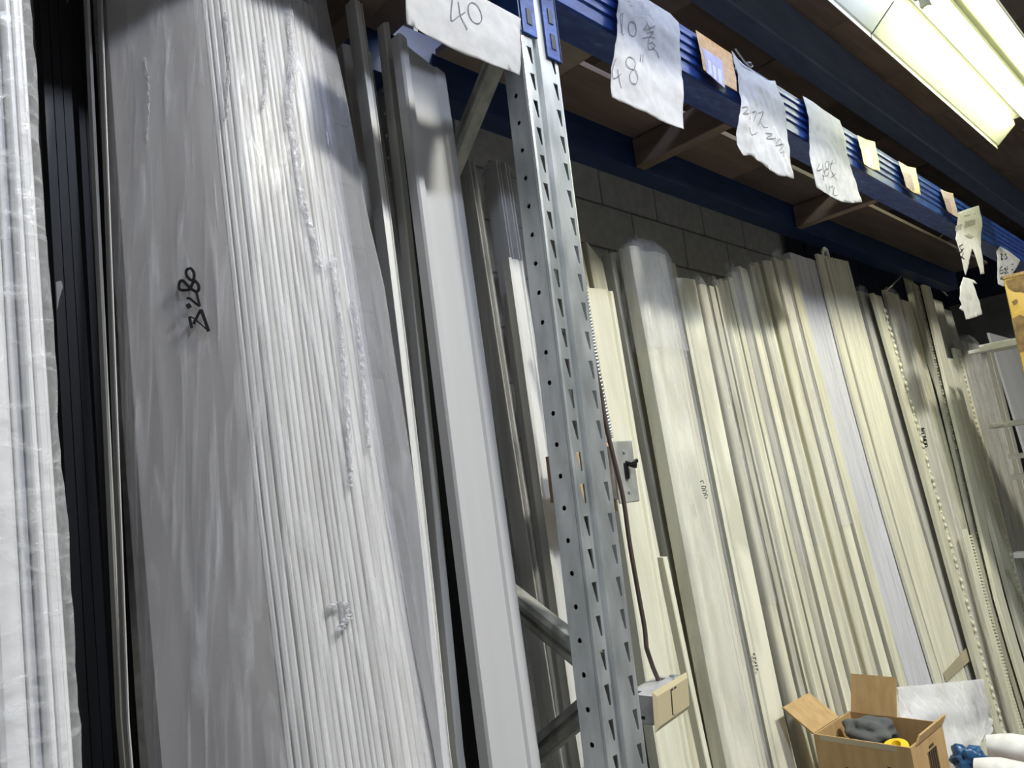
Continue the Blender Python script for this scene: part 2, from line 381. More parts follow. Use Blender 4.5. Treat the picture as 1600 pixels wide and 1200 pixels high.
# joists and deck boards of the shelf
def joist(x, wd, hgt, label, zb=ZB):
    b = MB(); b.box((x-wd/2, YF+.077, zb), (x+wd/2, 1.166, zb+hgt)); o = b.build('shelf_joist', M['joist']); bevel(o, .003)
    tag(o, label, 'joist', None); return o
joist(1.735, .042, .085, 'brown wooden joist under the shelf behind the paper marked 48')
joist(2.72, .042, .085, 'shaded wooden joist under the shelf above the narrow white mouldings')
joist(.72, .042, .085, 'wooden joist under the left shelf above the loose white strips')
def deckboard(x0, x1, y0, y1, m, label):
    b = MB(); b.box((x0, y0, ZB+.087), (x1, y1, ZB+.102)); o = b.build('plywood_sheet', m); tag(o, label, 'shelf board'); return o
deckboard(1.0, 1.30, .89, 1.16, M['ply2'], 'pale plywood shelf panel next to the steel upright')
deckboard(1.302, 1.755, 1.0, 1.16, M['ply'], 'brown plywood shelf panel left of the joist behind the paper marked 48')
deckboard(1.757, 2.25, 1.0, 1.16, M['ply'], 'brown plywood shelf panel right of the joist behind the crumpled paper')
deckboard(2.252, 2.758, 1.0, 1.16, M['ply3'], 'dark plywood shelf panel above the narrow white mouldings')
deckboard(2.76, 4.6, 1.0, 1.16, M['ply3'], 'dark plywood shelf panel above the fluted board')
deckboard(-1.9, .61, .88, 1.16, M['ply3'], 'dark plywood shelf panel above the big wrapped bundle')
deckboard(.612, .88, .88, 1.16, M['ply'], 'brown plywood shelf panel behind the paper marked 40')
# ------------------------------------------------------------------ lamps
def fixture(x0, x1, y0, y1, zr, mtube, label, ends=True):
    root = empty('strip_lamp', ((x0+x1)/2, (y0+y1)/2, zr), label, 'lamp', None)
    ym = (y0+y1)/2; hw = (y1-y0)/2
    prof = [(-hw, 0), (-hw, .014), (-hw+.006, .016), (-hw*.48, .075), (-hw*.48, .10), (hw*.48, .10), (hw*.48, .075), (hw-.006, .016), (hw, .014), (hw, 0)]
    b = MB(); b.rings([[(x, ym+a, zr+c) for a, c in prof] for x in (x0+.004, x1-.004)], close=False)
    o = b.build('reflector', M['enamel'], root); solidify(o, .0015, 1)
    b = MB(); b.box((x0+.02, ym-.035, zr+.076), (x1-.02, ym+.035, zr+.098)); b.build('ballast_cover', M['enamel'], root)
    for e in (x0+.03, x1-.03):
        b = MB(); b.box((e-.01, ym-.014, zr+.03), (e+.01, ym+.014, zr+.077)); b.build('lamp_holder', M['enamel'], root)
    b = MB(); b.tube([(x0+.035, ym, zr+.045), (x1-.035, ym, zr+.045)], .017, 16); b.build('tube', mtube, root, 60)
    for e in (x0+.2, x1-.2):
        b = MB(); b.tube([(e, ym, zr+.10), (e, ym, DECK)], .003, 6); b.build('hanger', M['galv'], root)
    return root
ZR = 2.85
xj = at(1360, 61, 'Z', ZR).x; xe = at(1558, 234, 'Z', ZR).x
yl = at(1294, 0, 'Z', ZR).y; yr = at(1556, 0, 'Z', ZR).y
fixture(xj, xe, yr, yl, ZR, M['tube_green'], 'lit strip lamp with greenish tube in white reflector, hanging above the rack')
fixture(xj-(xe-xj), xj, yr, yl, ZR, M['tube_cool'], 'bluish strip lamp joined to the near end of the lit greenish lamp')
def high_bay(x, y, z, mg, label):
    root = empty('high_bay_lamp', (x, y, z), label, 'lamp')
    n = 28; ang = [2*math.pi*k/n for k in range(n)]
    b = MB(); b.rings([[(x+r*math.cos(t), y+r*math.sin(t), z+h) for t in ang] for r, h in ((.26, -.02), (.22, .10), (.12, .22), (.10, .30))], True, False)
    solidify(b.build('shade', M['enamel'], root, 40), .002)
    b = MB(); b.tube([(x, y, z+.28), (x, y, z+.42)], .09, 16); b.build('driver', M['galv_old'], root, 40)
    b = MB(); b.rings([[(x+r*math.cos(t), y+r*math.sin(t), z+h) for t in ang] for r, h in ((.21, .0), (.21, .012))], True, True); b.build('lens', mg, root)
    b = MB(); b.tube([(x, y, z+.42), (x, y, ROOF)], .004, 6); b.build('hanger', M['galv'], root)
high_bay(1.9, -1.6, 4.6, M['bay_green'], 'pale high-bay lamp hanging over the open aisle')
high_bay(.35, -1.7, 4.5, M['bay_cool'], 'cool high-bay lamp hanging over the aisle in front of the big wrapped bundle')
# ------------------------------------------------------------------ boards leaning in the bays
def polyfit(zs, xs, deg):
    deg = min(deg, len(zs)-1); n = deg+1
    A = [[sum(z**(i+j) for z in zs) for j in range(n)] + [sum(x*z**i for x, z in zip(xs, zs))] for i in range(n)]
    for i in range(n):
        p = max(range(i, n), key=lambda r: abs(A[r][i])); A[i], A[p] = A[p], A[i]
        for r in range(n):
            if r != i:
                f = A[r][i]/A[i][i]
                A[r] = [a-f*c for a, c in zip(A[r], A[i])]
    return [A[i][n]/A[i][i] for i in range(n)]
class Path:
    """centre line X(z), Y(z) and width of a leaning board, from the lines of its two long edges"""
    def __init__(s, Lp, Rp, y0, sl, deg=2, ztop=None, wscale=1.0, dx=0.0, dy=0.0):
        pl = [lean(x, y, y0, sl) for x, y in Lp]; pr = [lean(x, y, y0, sl) for x, y in Rp]
        cl = polyfit([p.z for p in pl], [p.x for p in pl], deg); cr = polyfit([p.z for p in pr], [p.x for p in pr], deg)
        n = max(len(cl), len(cr)); cl += [0]*(n-len(cl)); cr += [0]*(n-len(cr))
        s.c = [(a+c)/2 for a, c in zip(cl, cr)]; s.y0 = y0+dy; s.sl = sl; s.dx = dx
        s.zl = max(pl[-1].z, pr[-1].z); s.zt = ztop if ztop else (pl[0].z+pr[0].z)/2
        ev = lambda c, z: sum(a*z**i for i, a in enumerate(c))
        zz = [s.zl + (s.zt-s.zl)*k/6 for k in range(7)]
        ws = [ev(cr, z)-ev(cl, z) for z in zz]; s.w = wscale*(.25*sum(ws)/7+.75*min(ws)) - .002
        s.tilt = (pr[0].z-pl[0].z)/max(.01, pr[0].x-pl[0].x)
    def xy(s, z):
        ev = lambda t: sum(a*t**i for i, a in enumerate(s.c))
        if z < s.zl:
            d = -.03; x = ev(s.zl) + d*(z-s.zl)
        elif z > s.zt:
            d = (ev(s.zt)-ev(s.zt-.02))/.02; x = ev(s.zt)+d*(z-s.zt)
        else: x = ev(z)
        return x+s.dx, s.y0 + s.sl*(z-2.2)
    def sub(s, u0, u1, dy=0.0, dzt=0.0):
        """a narrower path inside this one"""
        q = Path.__new__(Path); q.__dict__.update(s.__dict__); q.w = s.w*(u1-u0); q.dx = s.dx + s.w*((u0+u1)/2-.5); q.y0 = s.y0+dy; q.zt = s.zt+dzt
        return q
def sweep(b, path, poly, ztop=None, zbot=0.0, n=12, tilt=0.0, tw=0.0):
    """poly: closed (u metres across, v metres back)"""
    zt = ztop if ztop is not None else path.zt
    rs = []
    for k in range(n+1):
        z = zbot + (zt-zbot)*k/n; x, y = path.xy(z); r = []
        for u, v in poly:
            uu = u*math.cos(tw)-v*math.sin(tw); vv = u*math.sin(tw)+v*math.cos(tw)
            r.append((x+uu, y+vv, z + (tilt*uu if k == n else 0)))
        rs.append(r)
    b.rings(rs)
def closed(front, w, t):
    return [(u*w, v) for u, v in front] + [(.5*w, t), (-.5*w, t)]
def P_flat(w, t): return [(-.5*w+.002, 0), (.5*w-.002, 0), (.5*w, .002), (.5*w, t), (-.5*w, t), (-.5*w, .002)]
def P_crown(w, t): return closed([(-.5,.004),(-.47,.001),(-.42,0),(-.38,.002),(-.36,.007),(-.28,.009),(-.15,.007),(-.02,.003),(.10,.001),(.20,.002),(.26,.008),(.33,.011),(.36,.005),(.42,.003),(.47,.006),(.5,.010)], w, t)
def P_casing(w, t): return closed([(-.5,.0),(-.30,0),(-.27,.005),(-.20,.007),(-.10,.007),(.0,.006),(.18,.005),(.24,.009),(.36,.011),(.40,.007),(.5,.008)], w, t)
def P_cove(w, t): return closed([(-.5,.010),(-.44,.004),(-.38,.0),(-.25,.0),(-.12,.008),(0,.014),(.12,.016),(.24,.013),(.33,.007),(.40,.002),(.46,.001),(.5,.005)], w, t)
def P_round(w, t): return closed([(-.5,.010),(-.42,.004),(-.3,.001),(-.1,0),(.1,0),(.3,.001),(.42,.004),(.5,.010)], w, t)
def P_soft(w, t): return closed([(-.5,.0045),(-.38,.0012),(-.2,.0),(.2,.0),(.38,.0012),(.5,.0045)], w, t)
def P_strips(k, dep=.006):
    def f(w, t):
        r = []
        for i in range(k):
            a, c = -.5+i/k, -.5+(i+1)/k; d = .001*((i*7) % 3)
            r += [(a+.002, dep), (a+.06/k, d), (c-.06/k, d), (c-.002, dep)]
        return closed(r, w, t)
    return f
def P_flute(k):
    def f(w, t):
        r = [(-.5, .002), (-.49, 0)]
        for i in range(k):
            a = -.44 + .88*i/k; d = .88/k
            r += [(a+d*.12, 0), (a+d*.2, .005), (a+d*.4, .0095), (a+d*.6, .0095), (a+d*.8, .005), (a+d*.88, 0)]
        r += [(.49, 0), (.5, .002)]
        return closed(r, w, t)
    return f
def P_raised(w, t): return closed([(-.5,.004),(-.47,0),(-.36,0),(-.34,.004),(-.31,.012),(-.28,.014),(.26,.014),(.30,.010),(.46,.010),(.5,.013)], w, t)
def board(name, label, cat, path, prof, t, m, parent=None, tilt=None, n=12, zbot=0.0, group=None, tw=0.0, sm=30):
    b = MB(); sweep(b, path, prof(path.w, t), None, zbot, n, path.tilt if tilt is None else tilt, tw)
    o = b.build(name, m, parent, sm)
    if parent is None: tag(o, label, cat, group)
    return o
def rrect(w, d, r, n):
    """rounded rectangle outline, about n points, front at v=0"""
    pts = []
    per = [(-w/2+r, 0, w/2-r, 0), (w/2, r, w/2, d-r), (w/2-r, d, -w/2+r, d), (-w/2, d-r, -w/2, r)]
    cor = [(w/2-r, r, -90), (w/2-r, d-r, 0), (-w/2+r, d-r, 90), (-w/2+r, r, 180)]
    tot = 2*(w+d)
    for (a, c, e, f), (cx, cy, a0) in zip(per, cor):
        k = max(2, int(n*math.hypot(e-a, f-c)/tot))
        for i in range(k): pts.append((a+(e-a)*i/k, c+(f-c)*i/k))
        for i in range(3):
            t = math.radians(a0 + 90*i/3); pts.append((cx+r*math.cos(t), cy+r*math.sin(t)))
    return pts
def film_wrap(name, path, d, parent, m, off=.004, amp=.004, nz=90, nu=70, zbot=0.05, ztop=None, sx=16, sz=3.0, top=.0, seed=0, fine=.35):
    b = MB(); poly = rrect(path.w+2*off, d+2*off, .012, nu); zt = ztop if ztop else path.zt + .004; rs = []
    for k in range(nz+1):
        z = zbot + (zt-zbot)*k/nz; x, y = path.xy(z); r = []
        pinch = 1.0
        if top and z > zt-top: pinch = 1 - .55*((z-(zt-top))/top)**2
        for u, v in poly:
            nn = noise.noise(Vector((u*sx+seed, v*sx, z*sz))) + fine*noise.noise(Vector((u*sx*3.2, v*sx*3.2+seed, z*sz*4)))
            l = math.hypot(u, v-d/2) or 1; q = amp*(nn*.8+.55)
            r.append((x+u*pinch+u/l*q, y-off+d/2+(v-d/2)*pinch+(v-d/2)/l*q, z + (.012*nn if top and k == nz else 0)))
        rs.append(r)
    b.rings(rs, True, False)
    o = b.build(name, m, parent, 60); return o
def bundle(name, label, cat, path, loc_d, group=None):
    x, y = path.xy(0.0)
    return empty(name, (x, y+loc_d/2, 0), label, cat, group)

# ---- pen strokes on things: ribbons lying just off a surface
def stroke(b, pts, wd, nrm):
    nrm = Vector(nrm).normalized(); pts = [Vector(p) for p in pts]; n = len(pts); vs = []
    for i, p in enumerate(pts):
        t = (pts[min(i+1, n-1)]-pts[max(i-1, 0)]).normalized(); sd = t.cross(nrm).normalized()*wd/2
        vs += [p-sd, p+sd, p+sd+nrm*.0003, p-sd+nrm*.0003]
    fs = []
    for i in range(n-1):
        a = i*4
        for j in range(4): fs.append((a+j, a+(j+1) % 4, a+4+(j+1) % 4, a+4+j))
    b.add(vs, fs)
def curve(pts, k=6):
    """Catmull-Rom through 2-D points"""
    if len(pts) < 3: return pts
    P = [pts[0]] + list(pts) + [pts[-1]]; out = []
    for i in range(1, len(P)-2):
        for j in range(k):
            t = j/k; a, c, d, e = P[i-1], P[i], P[i+1], P[i+2]
            out.append(tuple(.5*((2*c[q]) + (-a[q]+d[q])*t + (2*a[q]-5*c[q]+4*d[q]-e[q])*t*t + (-a[q]+3*c[q]-3*d[q]+e[q])*t**3) for q in (0, 1)))
    return out + [pts[-1]]
def ell(cx, cy, rx, ry, rot=0, n=12):
    return [(cx+rx*math.cos(t)*math.cos(rot)-ry*math.sin(t)*math.sin(rot), cy+rx*math.cos(t)*math.sin(rot)+ry*math.sin(t)*math.cos(rot)) for t in [2*math.pi*i/n for i in range(n+1)]]

# ================= left bay =================
# big film-wrapped bundle of thin boards
MY, MS = .93, .13
Lm = [(166, 0), (178, 300), (190, 620), (207, 1000), (218, 1200)]; Rm = [(482, 0), (545, 300), (605, 620), (660, 1000), (690, 1200)]
pm_ = Path(Lm, Rm, MY, MS, 1, ztop=2.44)
bun = bundle('board_bundle', 'big bundle of white boards in clear film, marked 2.280 in black pen', 'board bundle', pm_, .12)
rn = random.Random(11)
def bow(u):
    """how far the bundle's face lies back at u: its left half turns away, its right end rounds off"""
    return .115*max(0, 1-u/.52)**1.35 + .022*max(0, (u-.84)/.16)**1.6
XM = pm_.xy(1.9)[0]; YM = pm_.xy(1.9)[1]
def bundle_x(u):                       # offset from the centre line, metres
    x = (u-.5)*pm_.w
    return x + (XM+x)*bow(u)/YM
edges = [0, .085, .17, .25, .33, .40]
u = .40
while u < .97: u += rn.uniform(.020, .036); edges.append(min(u, 1))
if edges[-1] < 1: edges.append(1)
for i in range(len(edges)-1):
    u0, u1 = edges[i], edges[i+1]
    if u1-u0 < .008: continue
    xa_, xb_ = bundle_x(u0), bundle_x(u1); ya_, yb_ = bow(u0), bow(u1)
    q = Path.__new__(Path); q.__dict__.update(pm_.__dict__)
    off = rn.uniform(0, .003) if i > 4 else 0
    q.w = math.hypot(xb_-xa_, yb_-ya_); q.dx = pm_.dx+(xa_+xb_)/2; q.y0 = pm_.y0+(ya_+yb_)/2+off
    pf_ = (lambda w, t: [(-.5*w, 0), (.5*w, 0), (.5*w, t), (-.5*w, t)]) if i < 5 else P_soft
    board('board', '', '', q, pf_, .028, M['shaded_white' if i < 5 else ('white2' if i % 3 else 'white')], bun, 0, 6, tw=math.atan2(yb_-ya_, xb_-xa_))
def bundle_film(name, off, amp, seed, sx, sz, m):
    us = [k/70 for k in range(71)]; back = bow(0)+.045
    poly = [(bundle_x(u_), bow(u_)-off) for u_ in us] + [(bundle_x(1)+off, .05), (bundle_x(1)-.01, back)] + [(bundle_x(0)+.04, back+.005), (bundle_x(0)-off, back-.015)]
    cx, cv = 0, .16; b = MB(); rs = []; nz = 150; zt = pm_.zt+.004
    for k in range(nz+1):
        z = .05+(zt-.05)*k/nz; x, y = pm_.xy(z); r = []
        for uu, vv in poly:
            nn = noise.noise(Vector((uu*sx+seed, vv*4+uu*z*3, z*sz))) + .45*noise.noise(Vector((uu*sx*3+z*2, seed, z*sz*4)))
            l = math.hypot(uu-cx, vv-cv); qd = amp*(.8*nn+.5)
            r.append((x+uu+(uu-cx)/l*qd, y+vv+(vv-cv)/l*qd, z))
        rs.append(r)
    b.rings(rs, True, False); return b.build(name, m, bun, 60)
film = bundle_film('film', .002, .0036, 3, 22, 1.5, M['bundle_film'])
film2 = bundle_film('inner_film', .0006, .003, 31, 40, 1.1, M['bundle_film'])
def on_face(x, y, out):
    """the pixel's point on the bundle's bowed face, `out` metres in front of it"""
    yy = MY
    for _ in range(8):
        p = lean(x, y, yy, MS); cx_, cy_ = pm_.xy(p.z)
        lo_, hi_ = 0.0, 1.0
        for _k in range(26):
            u_ = (lo_+hi_)/2
            if bundle_x(u_) < p.x-cx_: lo_ = u_
            else: hi_ = u_
        yy = MY+bow(u_)-out
    return lean(x, y, yy, MS)
# crinkled seams where the film is gathered
def seam(pxs, wpx, seed, amp=.004, fq=55):
    P = curve(pxs, 26); b = MB(); rs = []
    for i, (x, y) in enumerate(P):
        r = []
        wq = wpx*(.55+.45*abs(noise.noise(Vector((i*.11, seed, 2)))))
        for j in range(9):
            g = j/8-.5; p = on_face(x+g*wq+2.0*noise.noise(Vector((i*.3, seed, 7))), y, .005)
            p.y -= amp*(math.cos(g*math.pi)+.9*noise.noise(Vector((g*4+seed, i*.35, 0)))+.5*noise.noise(Vector((g*9, i*.9, seed))))
            r.append(p)
        rs.append(r)
    b.rings(rs, False, False); o = b.build('film_seam', M['crinkle'], film, 70); solidify(o, .0003); return o
seam([(452,15),(456,90),(452,170),(462,240),(470,300),(486,360),(500,420)], 18, 1)
seam([(352,20),(356,110),(352,190)], 9, 4, .003)
seam([(412,60),(414,120),(410,170)], 8, 6, .003)
seam([(520,400),(532,520),(540,600),(545,700),(548,760)], 14, 9)
seam([(550,470),(562,540),(568,600),(576,700)], 10, 12)
seam([(515,950),(530,940),(545,960),(530,985)], 20, 15, .005)
seam([(225,90),(232,150),(228,220)], 7, 18, .002)
# black pen marking on the film
tb = MB(); S = 6.665
def pen(b, pts, wd, cr=True, off=(200, 380), sc=S):
    pts = [(off[0]+x/sc, off[1]+y/sc) for x, y in pts]
    pts = curve(pts) if cr else pts
    stroke(b, [on_face(x, y, .0105) for x, y in pts], wd*1.3, (-.5, -.86, 0))
pen(tb, [(635,260),(607,290),(612,340),(655,385),(686,370),(686,310),(662,270),(635,258)], .0028)
pen(tb, [(690,385),(660,445),(637,482),(560,490),(530,460),(542,402),(570,392),(610,430),(650,470),(710,505),(737,480),(730,430),(690,385)], .0029)
pen(tb, [(712,512),(730,585),(748,658)], .0024); pen(tb, [(748,658),(690,615),(640,575),(610,578)], .0024)
pen(tb, [(618,632),(632,655),(645,676)], .0045, False)
pen(tb, [(665,885),(650,820),(640,765)], .0028); pen(tb, [(640,765),(680,780),(760,845),(838,915)], .0013)
pen(tb, [(680,842),(720,765),(760,690)], .0026); pen(tb, [(760,690),(800,800),(840,920)], .0032)
tb.build('pen_marking', M['ink'], film)
# loose edge of the film hanging off its right side
b = MB(); rs = []
fl = [(481,-40),(505,190),(545,450),(606,800),(655,1060),(690,1240)]; fr = [(500,-40),(547,190),(600,450),(655,800),(690,1060),(712,1240)]
for i in range(41):
    t = i/40*5; k = min(4, int(t)); f = t-k; r = []
    for j in range(9):
        g = j/8
        x = (fl[k][0]*(1-f)+fl[k+1][0]*f)*(1-g)+(fr[k][0]*(1-f)+fr[k+1][0]*f)*g; y = fl[k][1]*(1-f)+fl[k+1][1]*f
        p = lean(x, y, MY+.012+.02*g, MS); p.y += .006*noise.noise(Vector((p.x*20, 0, p.z*6)))
        r.append(p)
    rs.append(r)
b.rings(rs, False, False); solidify(b.build('loose_film', M['flap'], bun, 60), .0004)

# two thin boards beside its left edge
p = Path([(128,0),(152,420),(172,800),(192,1200)], [(150,0),(166,420),(182,800),(200,1200)], 1.06, .13, 1, ztop=2.42)
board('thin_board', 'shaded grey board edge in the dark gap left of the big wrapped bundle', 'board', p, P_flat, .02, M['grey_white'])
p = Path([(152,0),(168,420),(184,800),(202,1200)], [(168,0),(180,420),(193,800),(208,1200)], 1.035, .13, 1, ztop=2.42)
board('thin_board', 'thin pale board squeezed against the left side of the big wrapped bundle', 'board', p, P_flat, .018, M['shaded_white'])
# black panels added to stand for the deep shade in the gap
for (a, c, dy, lb) in ((55, 110, 1.13, 'added black panel standing for the shade at the left of the dark gap beside the stretch-wrapped bundle'), (108, 150, 1.15, 'added black panel standing for the shade at the right of the dark gap beside the big wrapped bundle')):
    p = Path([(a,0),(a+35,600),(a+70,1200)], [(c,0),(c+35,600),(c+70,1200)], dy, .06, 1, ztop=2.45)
    board('gap_shade_panel', lb, 'panel', p, P_strips(3, .003), .03, M['gap_black'])
# stretch-wrapped bundle at the far left
Ls = [(-190,0),(-170,400),(-150,800),(-125,1200)]; Rs = [(66,0),(84,400),(101,800),(118,1200)]
ps = Path(Ls, Rs, .74, .10, 1, ztop=2.44)
bs = bundle('board_bundle', 'stretch-wrapped white moulding bundle at the far left beside the dark gap', 'board bundle', ps, .14)
ed = [0,.25,.50,.70,.79,.87,.95,1]
offs = [.004,.0,.004,.010,.0,.004,.014]
for i in range(len(ed)-1):
    board('board', '', '', ps.sub(ed[i]+.0006, ed[i+1]-.0006, offs[i]), P_round if i < 5 else P_soft, .13-offs[i], M['satin'], bs, 0, 6)
film_wrap('stretch_wrap', ps, .13, bs, M['shrink'], .003, .004, 170, 110, .05, None, 14, 16, seed=9, fine=.5)
b = MB(); q = [lean(x, y, .745, .1) for x, y in ((88,440),(96,438),(99,447),(92,470),(90,485))]
b.add(q+[v+Vector((0,.002,0)) for v in q], [(0,1,2,3,4),(9,8,7,6,5)]); b.build('film_tail', M['flap'], bs)

# white panel in shade behind the loose strips
p = Path([(515,60),(560,300),(640,800),(690,1200)], [(590,85),(625,300),(690,800),(745,1200)], 1.12, .04, 1)
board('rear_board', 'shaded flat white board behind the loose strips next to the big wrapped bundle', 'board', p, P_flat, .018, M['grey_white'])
p = Path([(598,44),(625,300),(690,750),(735,1200)], [(628,64),(653,300),(714,750),(762,1200)], 1.03, .05, 1)  # black panel added so the slot reads as deep shade
board('gap_shade_panel', 'added black panel standing for the shade in the dark slot between the thinnest strip and the wide board', 'panel', p, P_flat, .02, M['gap_black'], tilt=0)
# narrow strips
p = Path([(551,-6),(590,300),(650,750),(690,1200)], [(573,-2),(611,300),(667,750),(712,1200)], .985, .05, 2)
board('narrow_strip', 'narrow grooved white strip just right of the loose film edge', 'strip', p, P_casing, .03, M['white'])
p = Path([(600,35),(624,300),(673,750),(714,1200)], [(610,35),(639,300),(691,750),(729,1200)], .995, .05, 2)
board('narrow_strip', 'thinnest white strip, between the grooved strip and the wide board', 'strip', p, P_flat, .022, M['white2'])
# wide board with a raised left edge
p = Path([(626,52),(648,300),(709,750),(755,1200)], [(704,112),(730,300),(799,750),(862,1200)], .94, .05, 2)
board('wide_board', 'wide smooth white board with raised left edge, left of the steel upright', 'board', p, P_raised, .026, M['satin_grey'])
# bundles between it and the upright
p = Path([(722,240),(752,430),(800,720),(880,1200)], [(757,262),(774,430),(815,720),(893,1200)], 1.08, .07, 1)
q = bundle('board_bundle', 'film-wrapped bundle right behind the wide board, its film knotted at the top', 'board bundle', p, .06)
for i in range(3): board('board', '', '', p.sub(i/3+.02, (i+1)/3-.02, .006*(i == 1)), P_round, .04, M['white2'], q, 0, 8)
film_wrap('film', p, .045, q, M['bundle_film'], .003, .004, 70, 40, .05, p.zt+.05, 18, 3, .06, 5)
p = Path([(768,248),(800,430),(842,720),(912,1200)], [(806,256),(832,430),(872,720),(946,1200)], 1.10, .07, 1)
q = bundle('board_bundle', 'film-wrapped bundle partly hidden by the left side of the steel upright', 'board bundle', p, .06)
for i in range(4): board('board', '', '', p.sub(i/4+.02, (i+1)/4-.02, .005*(i % 2)), P_casing, .045, M['white'], q, 0, 8)
film_wrap('film', p, .05, q, M['bundle_film'], .003, .004, 70, 40, .05, p.zt+.01, 18, 3, .02, 6)
p = Path([(796,402),(815,560),(836,720),(880,1040),(905,1200)], [(822,406),(842,560),(866,720),(912,1040),(940,1200)], 1.05, .07, 1)
board('short_board', 'shorter grooved white board leaning behind the steel upright, in front of a wrapped bundle', 'board', p, P_casing, .02, M['white'])

# ================= right bay =================
RY, RS = 1.12, .085
p = Path([(898,386),(925,600),(985,900),(1050,1200)], [(914,388),(948,600),(1005,900),(1070,1200)], RY+.05, RS, 1)
board('rear_board', 'pale board top just right of the steel upright against the block wall', 'board', p, P_flat, .018, M['cream_white2'])
p = Path([(920,388),(952,600),(1010,900),(1075,1200)], [(947,404),(978,600),(1035,900),(1100,1200)], RY+.045, RS, 1)
board('rear_board', 'flat board with slanted top behind the wide stepped moulding', 'board', p, P_flat, .018, M['cream_white2'], tilt=-.9)
p = Path([(914,446),(938,600),(985,900),(1030,1200)], [(963,455),(986,600),(1038,900),(1088,1200)], RY-.02, RS, 1)
board('profile_board', 'wide stepped white moulding with scalloped top, nearest the steel upright in the right bay', 'moulding', p, P_crown, .028, M['cream_white'])
p = Path([(1036,870),(1051,945),(1105,1200)], [(1044,870),(1060,945),(1113,1200)], RY-.01, RS, 1)
board('narrow_strip', 'thin white strip between the wide stepped moulding and the grey ribbed board', 'strip', p, P_flat, .02, M['cream_white'], tilt=0)
p = Path([(950,396),(987,600),(1046,900),(1112,1200)], [(974,391),(1011,600),(1074,900),(1132,1200)], RY+.044, RS, 2)
board('profile_board', 'greyish ribbed board left of the dark joint and the film-capped bundle', 'moulding', p, P_strips(4, .003), .03, M['cream_grey_white'])
# film-capped bundle
Ld = [(988,388),(1020,600),(1082,900),(1140,1200)]; Rd = [(1044,392),(1086,600),(1146,900),(1203,1200)]
pd = Path(Ld, Rd, RY-.02, RS, 2)
q = bundle('board_bundle', 'tall cove moulding bundle with shiny crinkled film over its top', 'board bundle', pd, .06)
for i, (u0, u1, pr, mm) in enumerate(((0, .74, P_cove, 'cream_cloudy'), (.75, .88, P_round, 'cream_white'), (.89, 1, P_flat, 'cream_white2'))):
    board('board', '', '', pd.sub(u0, u1, .004*i), pr, .045, M[mm], q, 0, 12)
fw = film_wrap('film', pd, .046, q, M['film'], .002, .003, 120, 60, .05, pd.zt+.03, 20, 5, .05, 12)
fw2 = film_wrap('film_cap', pd, .05, q, M['film'], .0045, .007, 40, 60, pd.zt-.28, pd.zt+.035, 26, 16, .06, 15, .8)
tb = MB()
def penr(b, pts, wd, off, sc, y0=RY-.045, sl=RS):
    pts = [(off[0]+x/sc, off[1]+y/sc) for x, y in pts]; stroke(b, [lean(x, y, y0, sl) for x, y in curve(pts, 4)], wd, (0, -1, 0))
for pts in ([(655,612),(672,605),(680,622)], [(662,640),(690,640),(684,655),(664,652)], [(668,668),(692,664),(690,685),(672,682)], [(680,700),(700,690),(698,708)], [(686,712),(700,714)]):
    penr(tb, pts, .0022, (930, 600), 4)
tb.build('pen_marking', M['ink'], fw)
p = Path([(1046,410),(1062,480),(1085,580)], [(1058,412),(1074,480),(1096,580)], RY+.06, RS, 1)
board('narrow_strip', 'narrow strip top showing between the film-capped bundle and the wide flat board', 'strip', p, P_round, .02, M['cream_white2'], tilt=0)
p = Path([(1060,433),(1090,600),(1147,900),(1205,1200)], [(1087,437),(1118,600),(1186,900),(1250,1200)], RY-.015, RS, 2)
e_ = board('wide_board', 'wide flat pale board right of the film-capped bundle, marked in tiny pen near its foot', 'board', p, lambda w, t: closed([(-.5,.006),(-.36,.004),(-.33,.0),(.47,0),(.5,.003)], w, t), .028, M['cream_cloudy'])
tb = MB()
for pts in ([(505,490),(515,485),(512,500)], [(508,515),(524,512),(520,525)], [(516,538),(526,545),(518,545)], [(520,562),(534,560)], [(526,580),(536,585),(530,590)]):
    penr(tb, pts, .0024, (1050, 900), 4, RY-.0165)
tb.build('pen_marking', M['ink'], e_)

# fan of narrow mouldings
ys = [440, 600, 900, 1060]
XA = [1093, 1124, 1194, 1226]; XBb = [1286, 1330, 1412, 1463]
def fanx(u, k): return XA[k]*(1-u)+XBb[k]*u
UE = [0,.07,.12,.17,.24,.285,.345,.435,.49,.57,.645,.74,.81]
TOP = [444,446,446,436,433,425,418,415,412,409,406,407]
names = ['leftmost', 'second', 'third', 'fourth', 'fifth', 'sixth', 'seventh', 'eighth', 'ninth', 'tenth', 'eleventh', 'last']
profs = [P_round, P_flat, P_casing, P_cove, P_flat, P_round, P_casing, P_strips(2,.004), P_cove, P_round, P_casing, P_flat]
rn = random.Random(5)
fan_tops = []
for i in range(12):
    u0, u1 = UE[i]+.004, UE[i+1]-.004
    Lp = [(fanx(u0, k), ys[k]) for k in range(4)]; Rp = [(fanx(u1, k), ys[k]) for k in range(4)]
    dyy = .001*(i % 2) if i < 9 else -.016
    p = Path(Lp, Rp, RY+dyy, RS, 2, wscale=.955)
    xc_ = (Lp[0][0]+Rp[0][0])/2; p.zt = lean(xc_-3, TOP[i], RY+dyy, RS).z
    mm = ['cream_'+q for q in ('white2','grey_white','white2','white','white2','grey_white','white','white2','white','white2','white','white2')][i]
    lb = '%s narrow white moulding of the dozen between the wide flat board and the fluted board, counted from the left' % names[i]
    lb = '%s of the dozen narrow mouldings right of the wide flat board' % names[i]
    o = board('narrow_moulding', lb, 'moulding', p, profs[i], .030 if i < 9 else .0145, M[mm], tilt=0, group='narrow mouldings between the wide flat board and the fluted board')
    fan_tops.append((p, o))
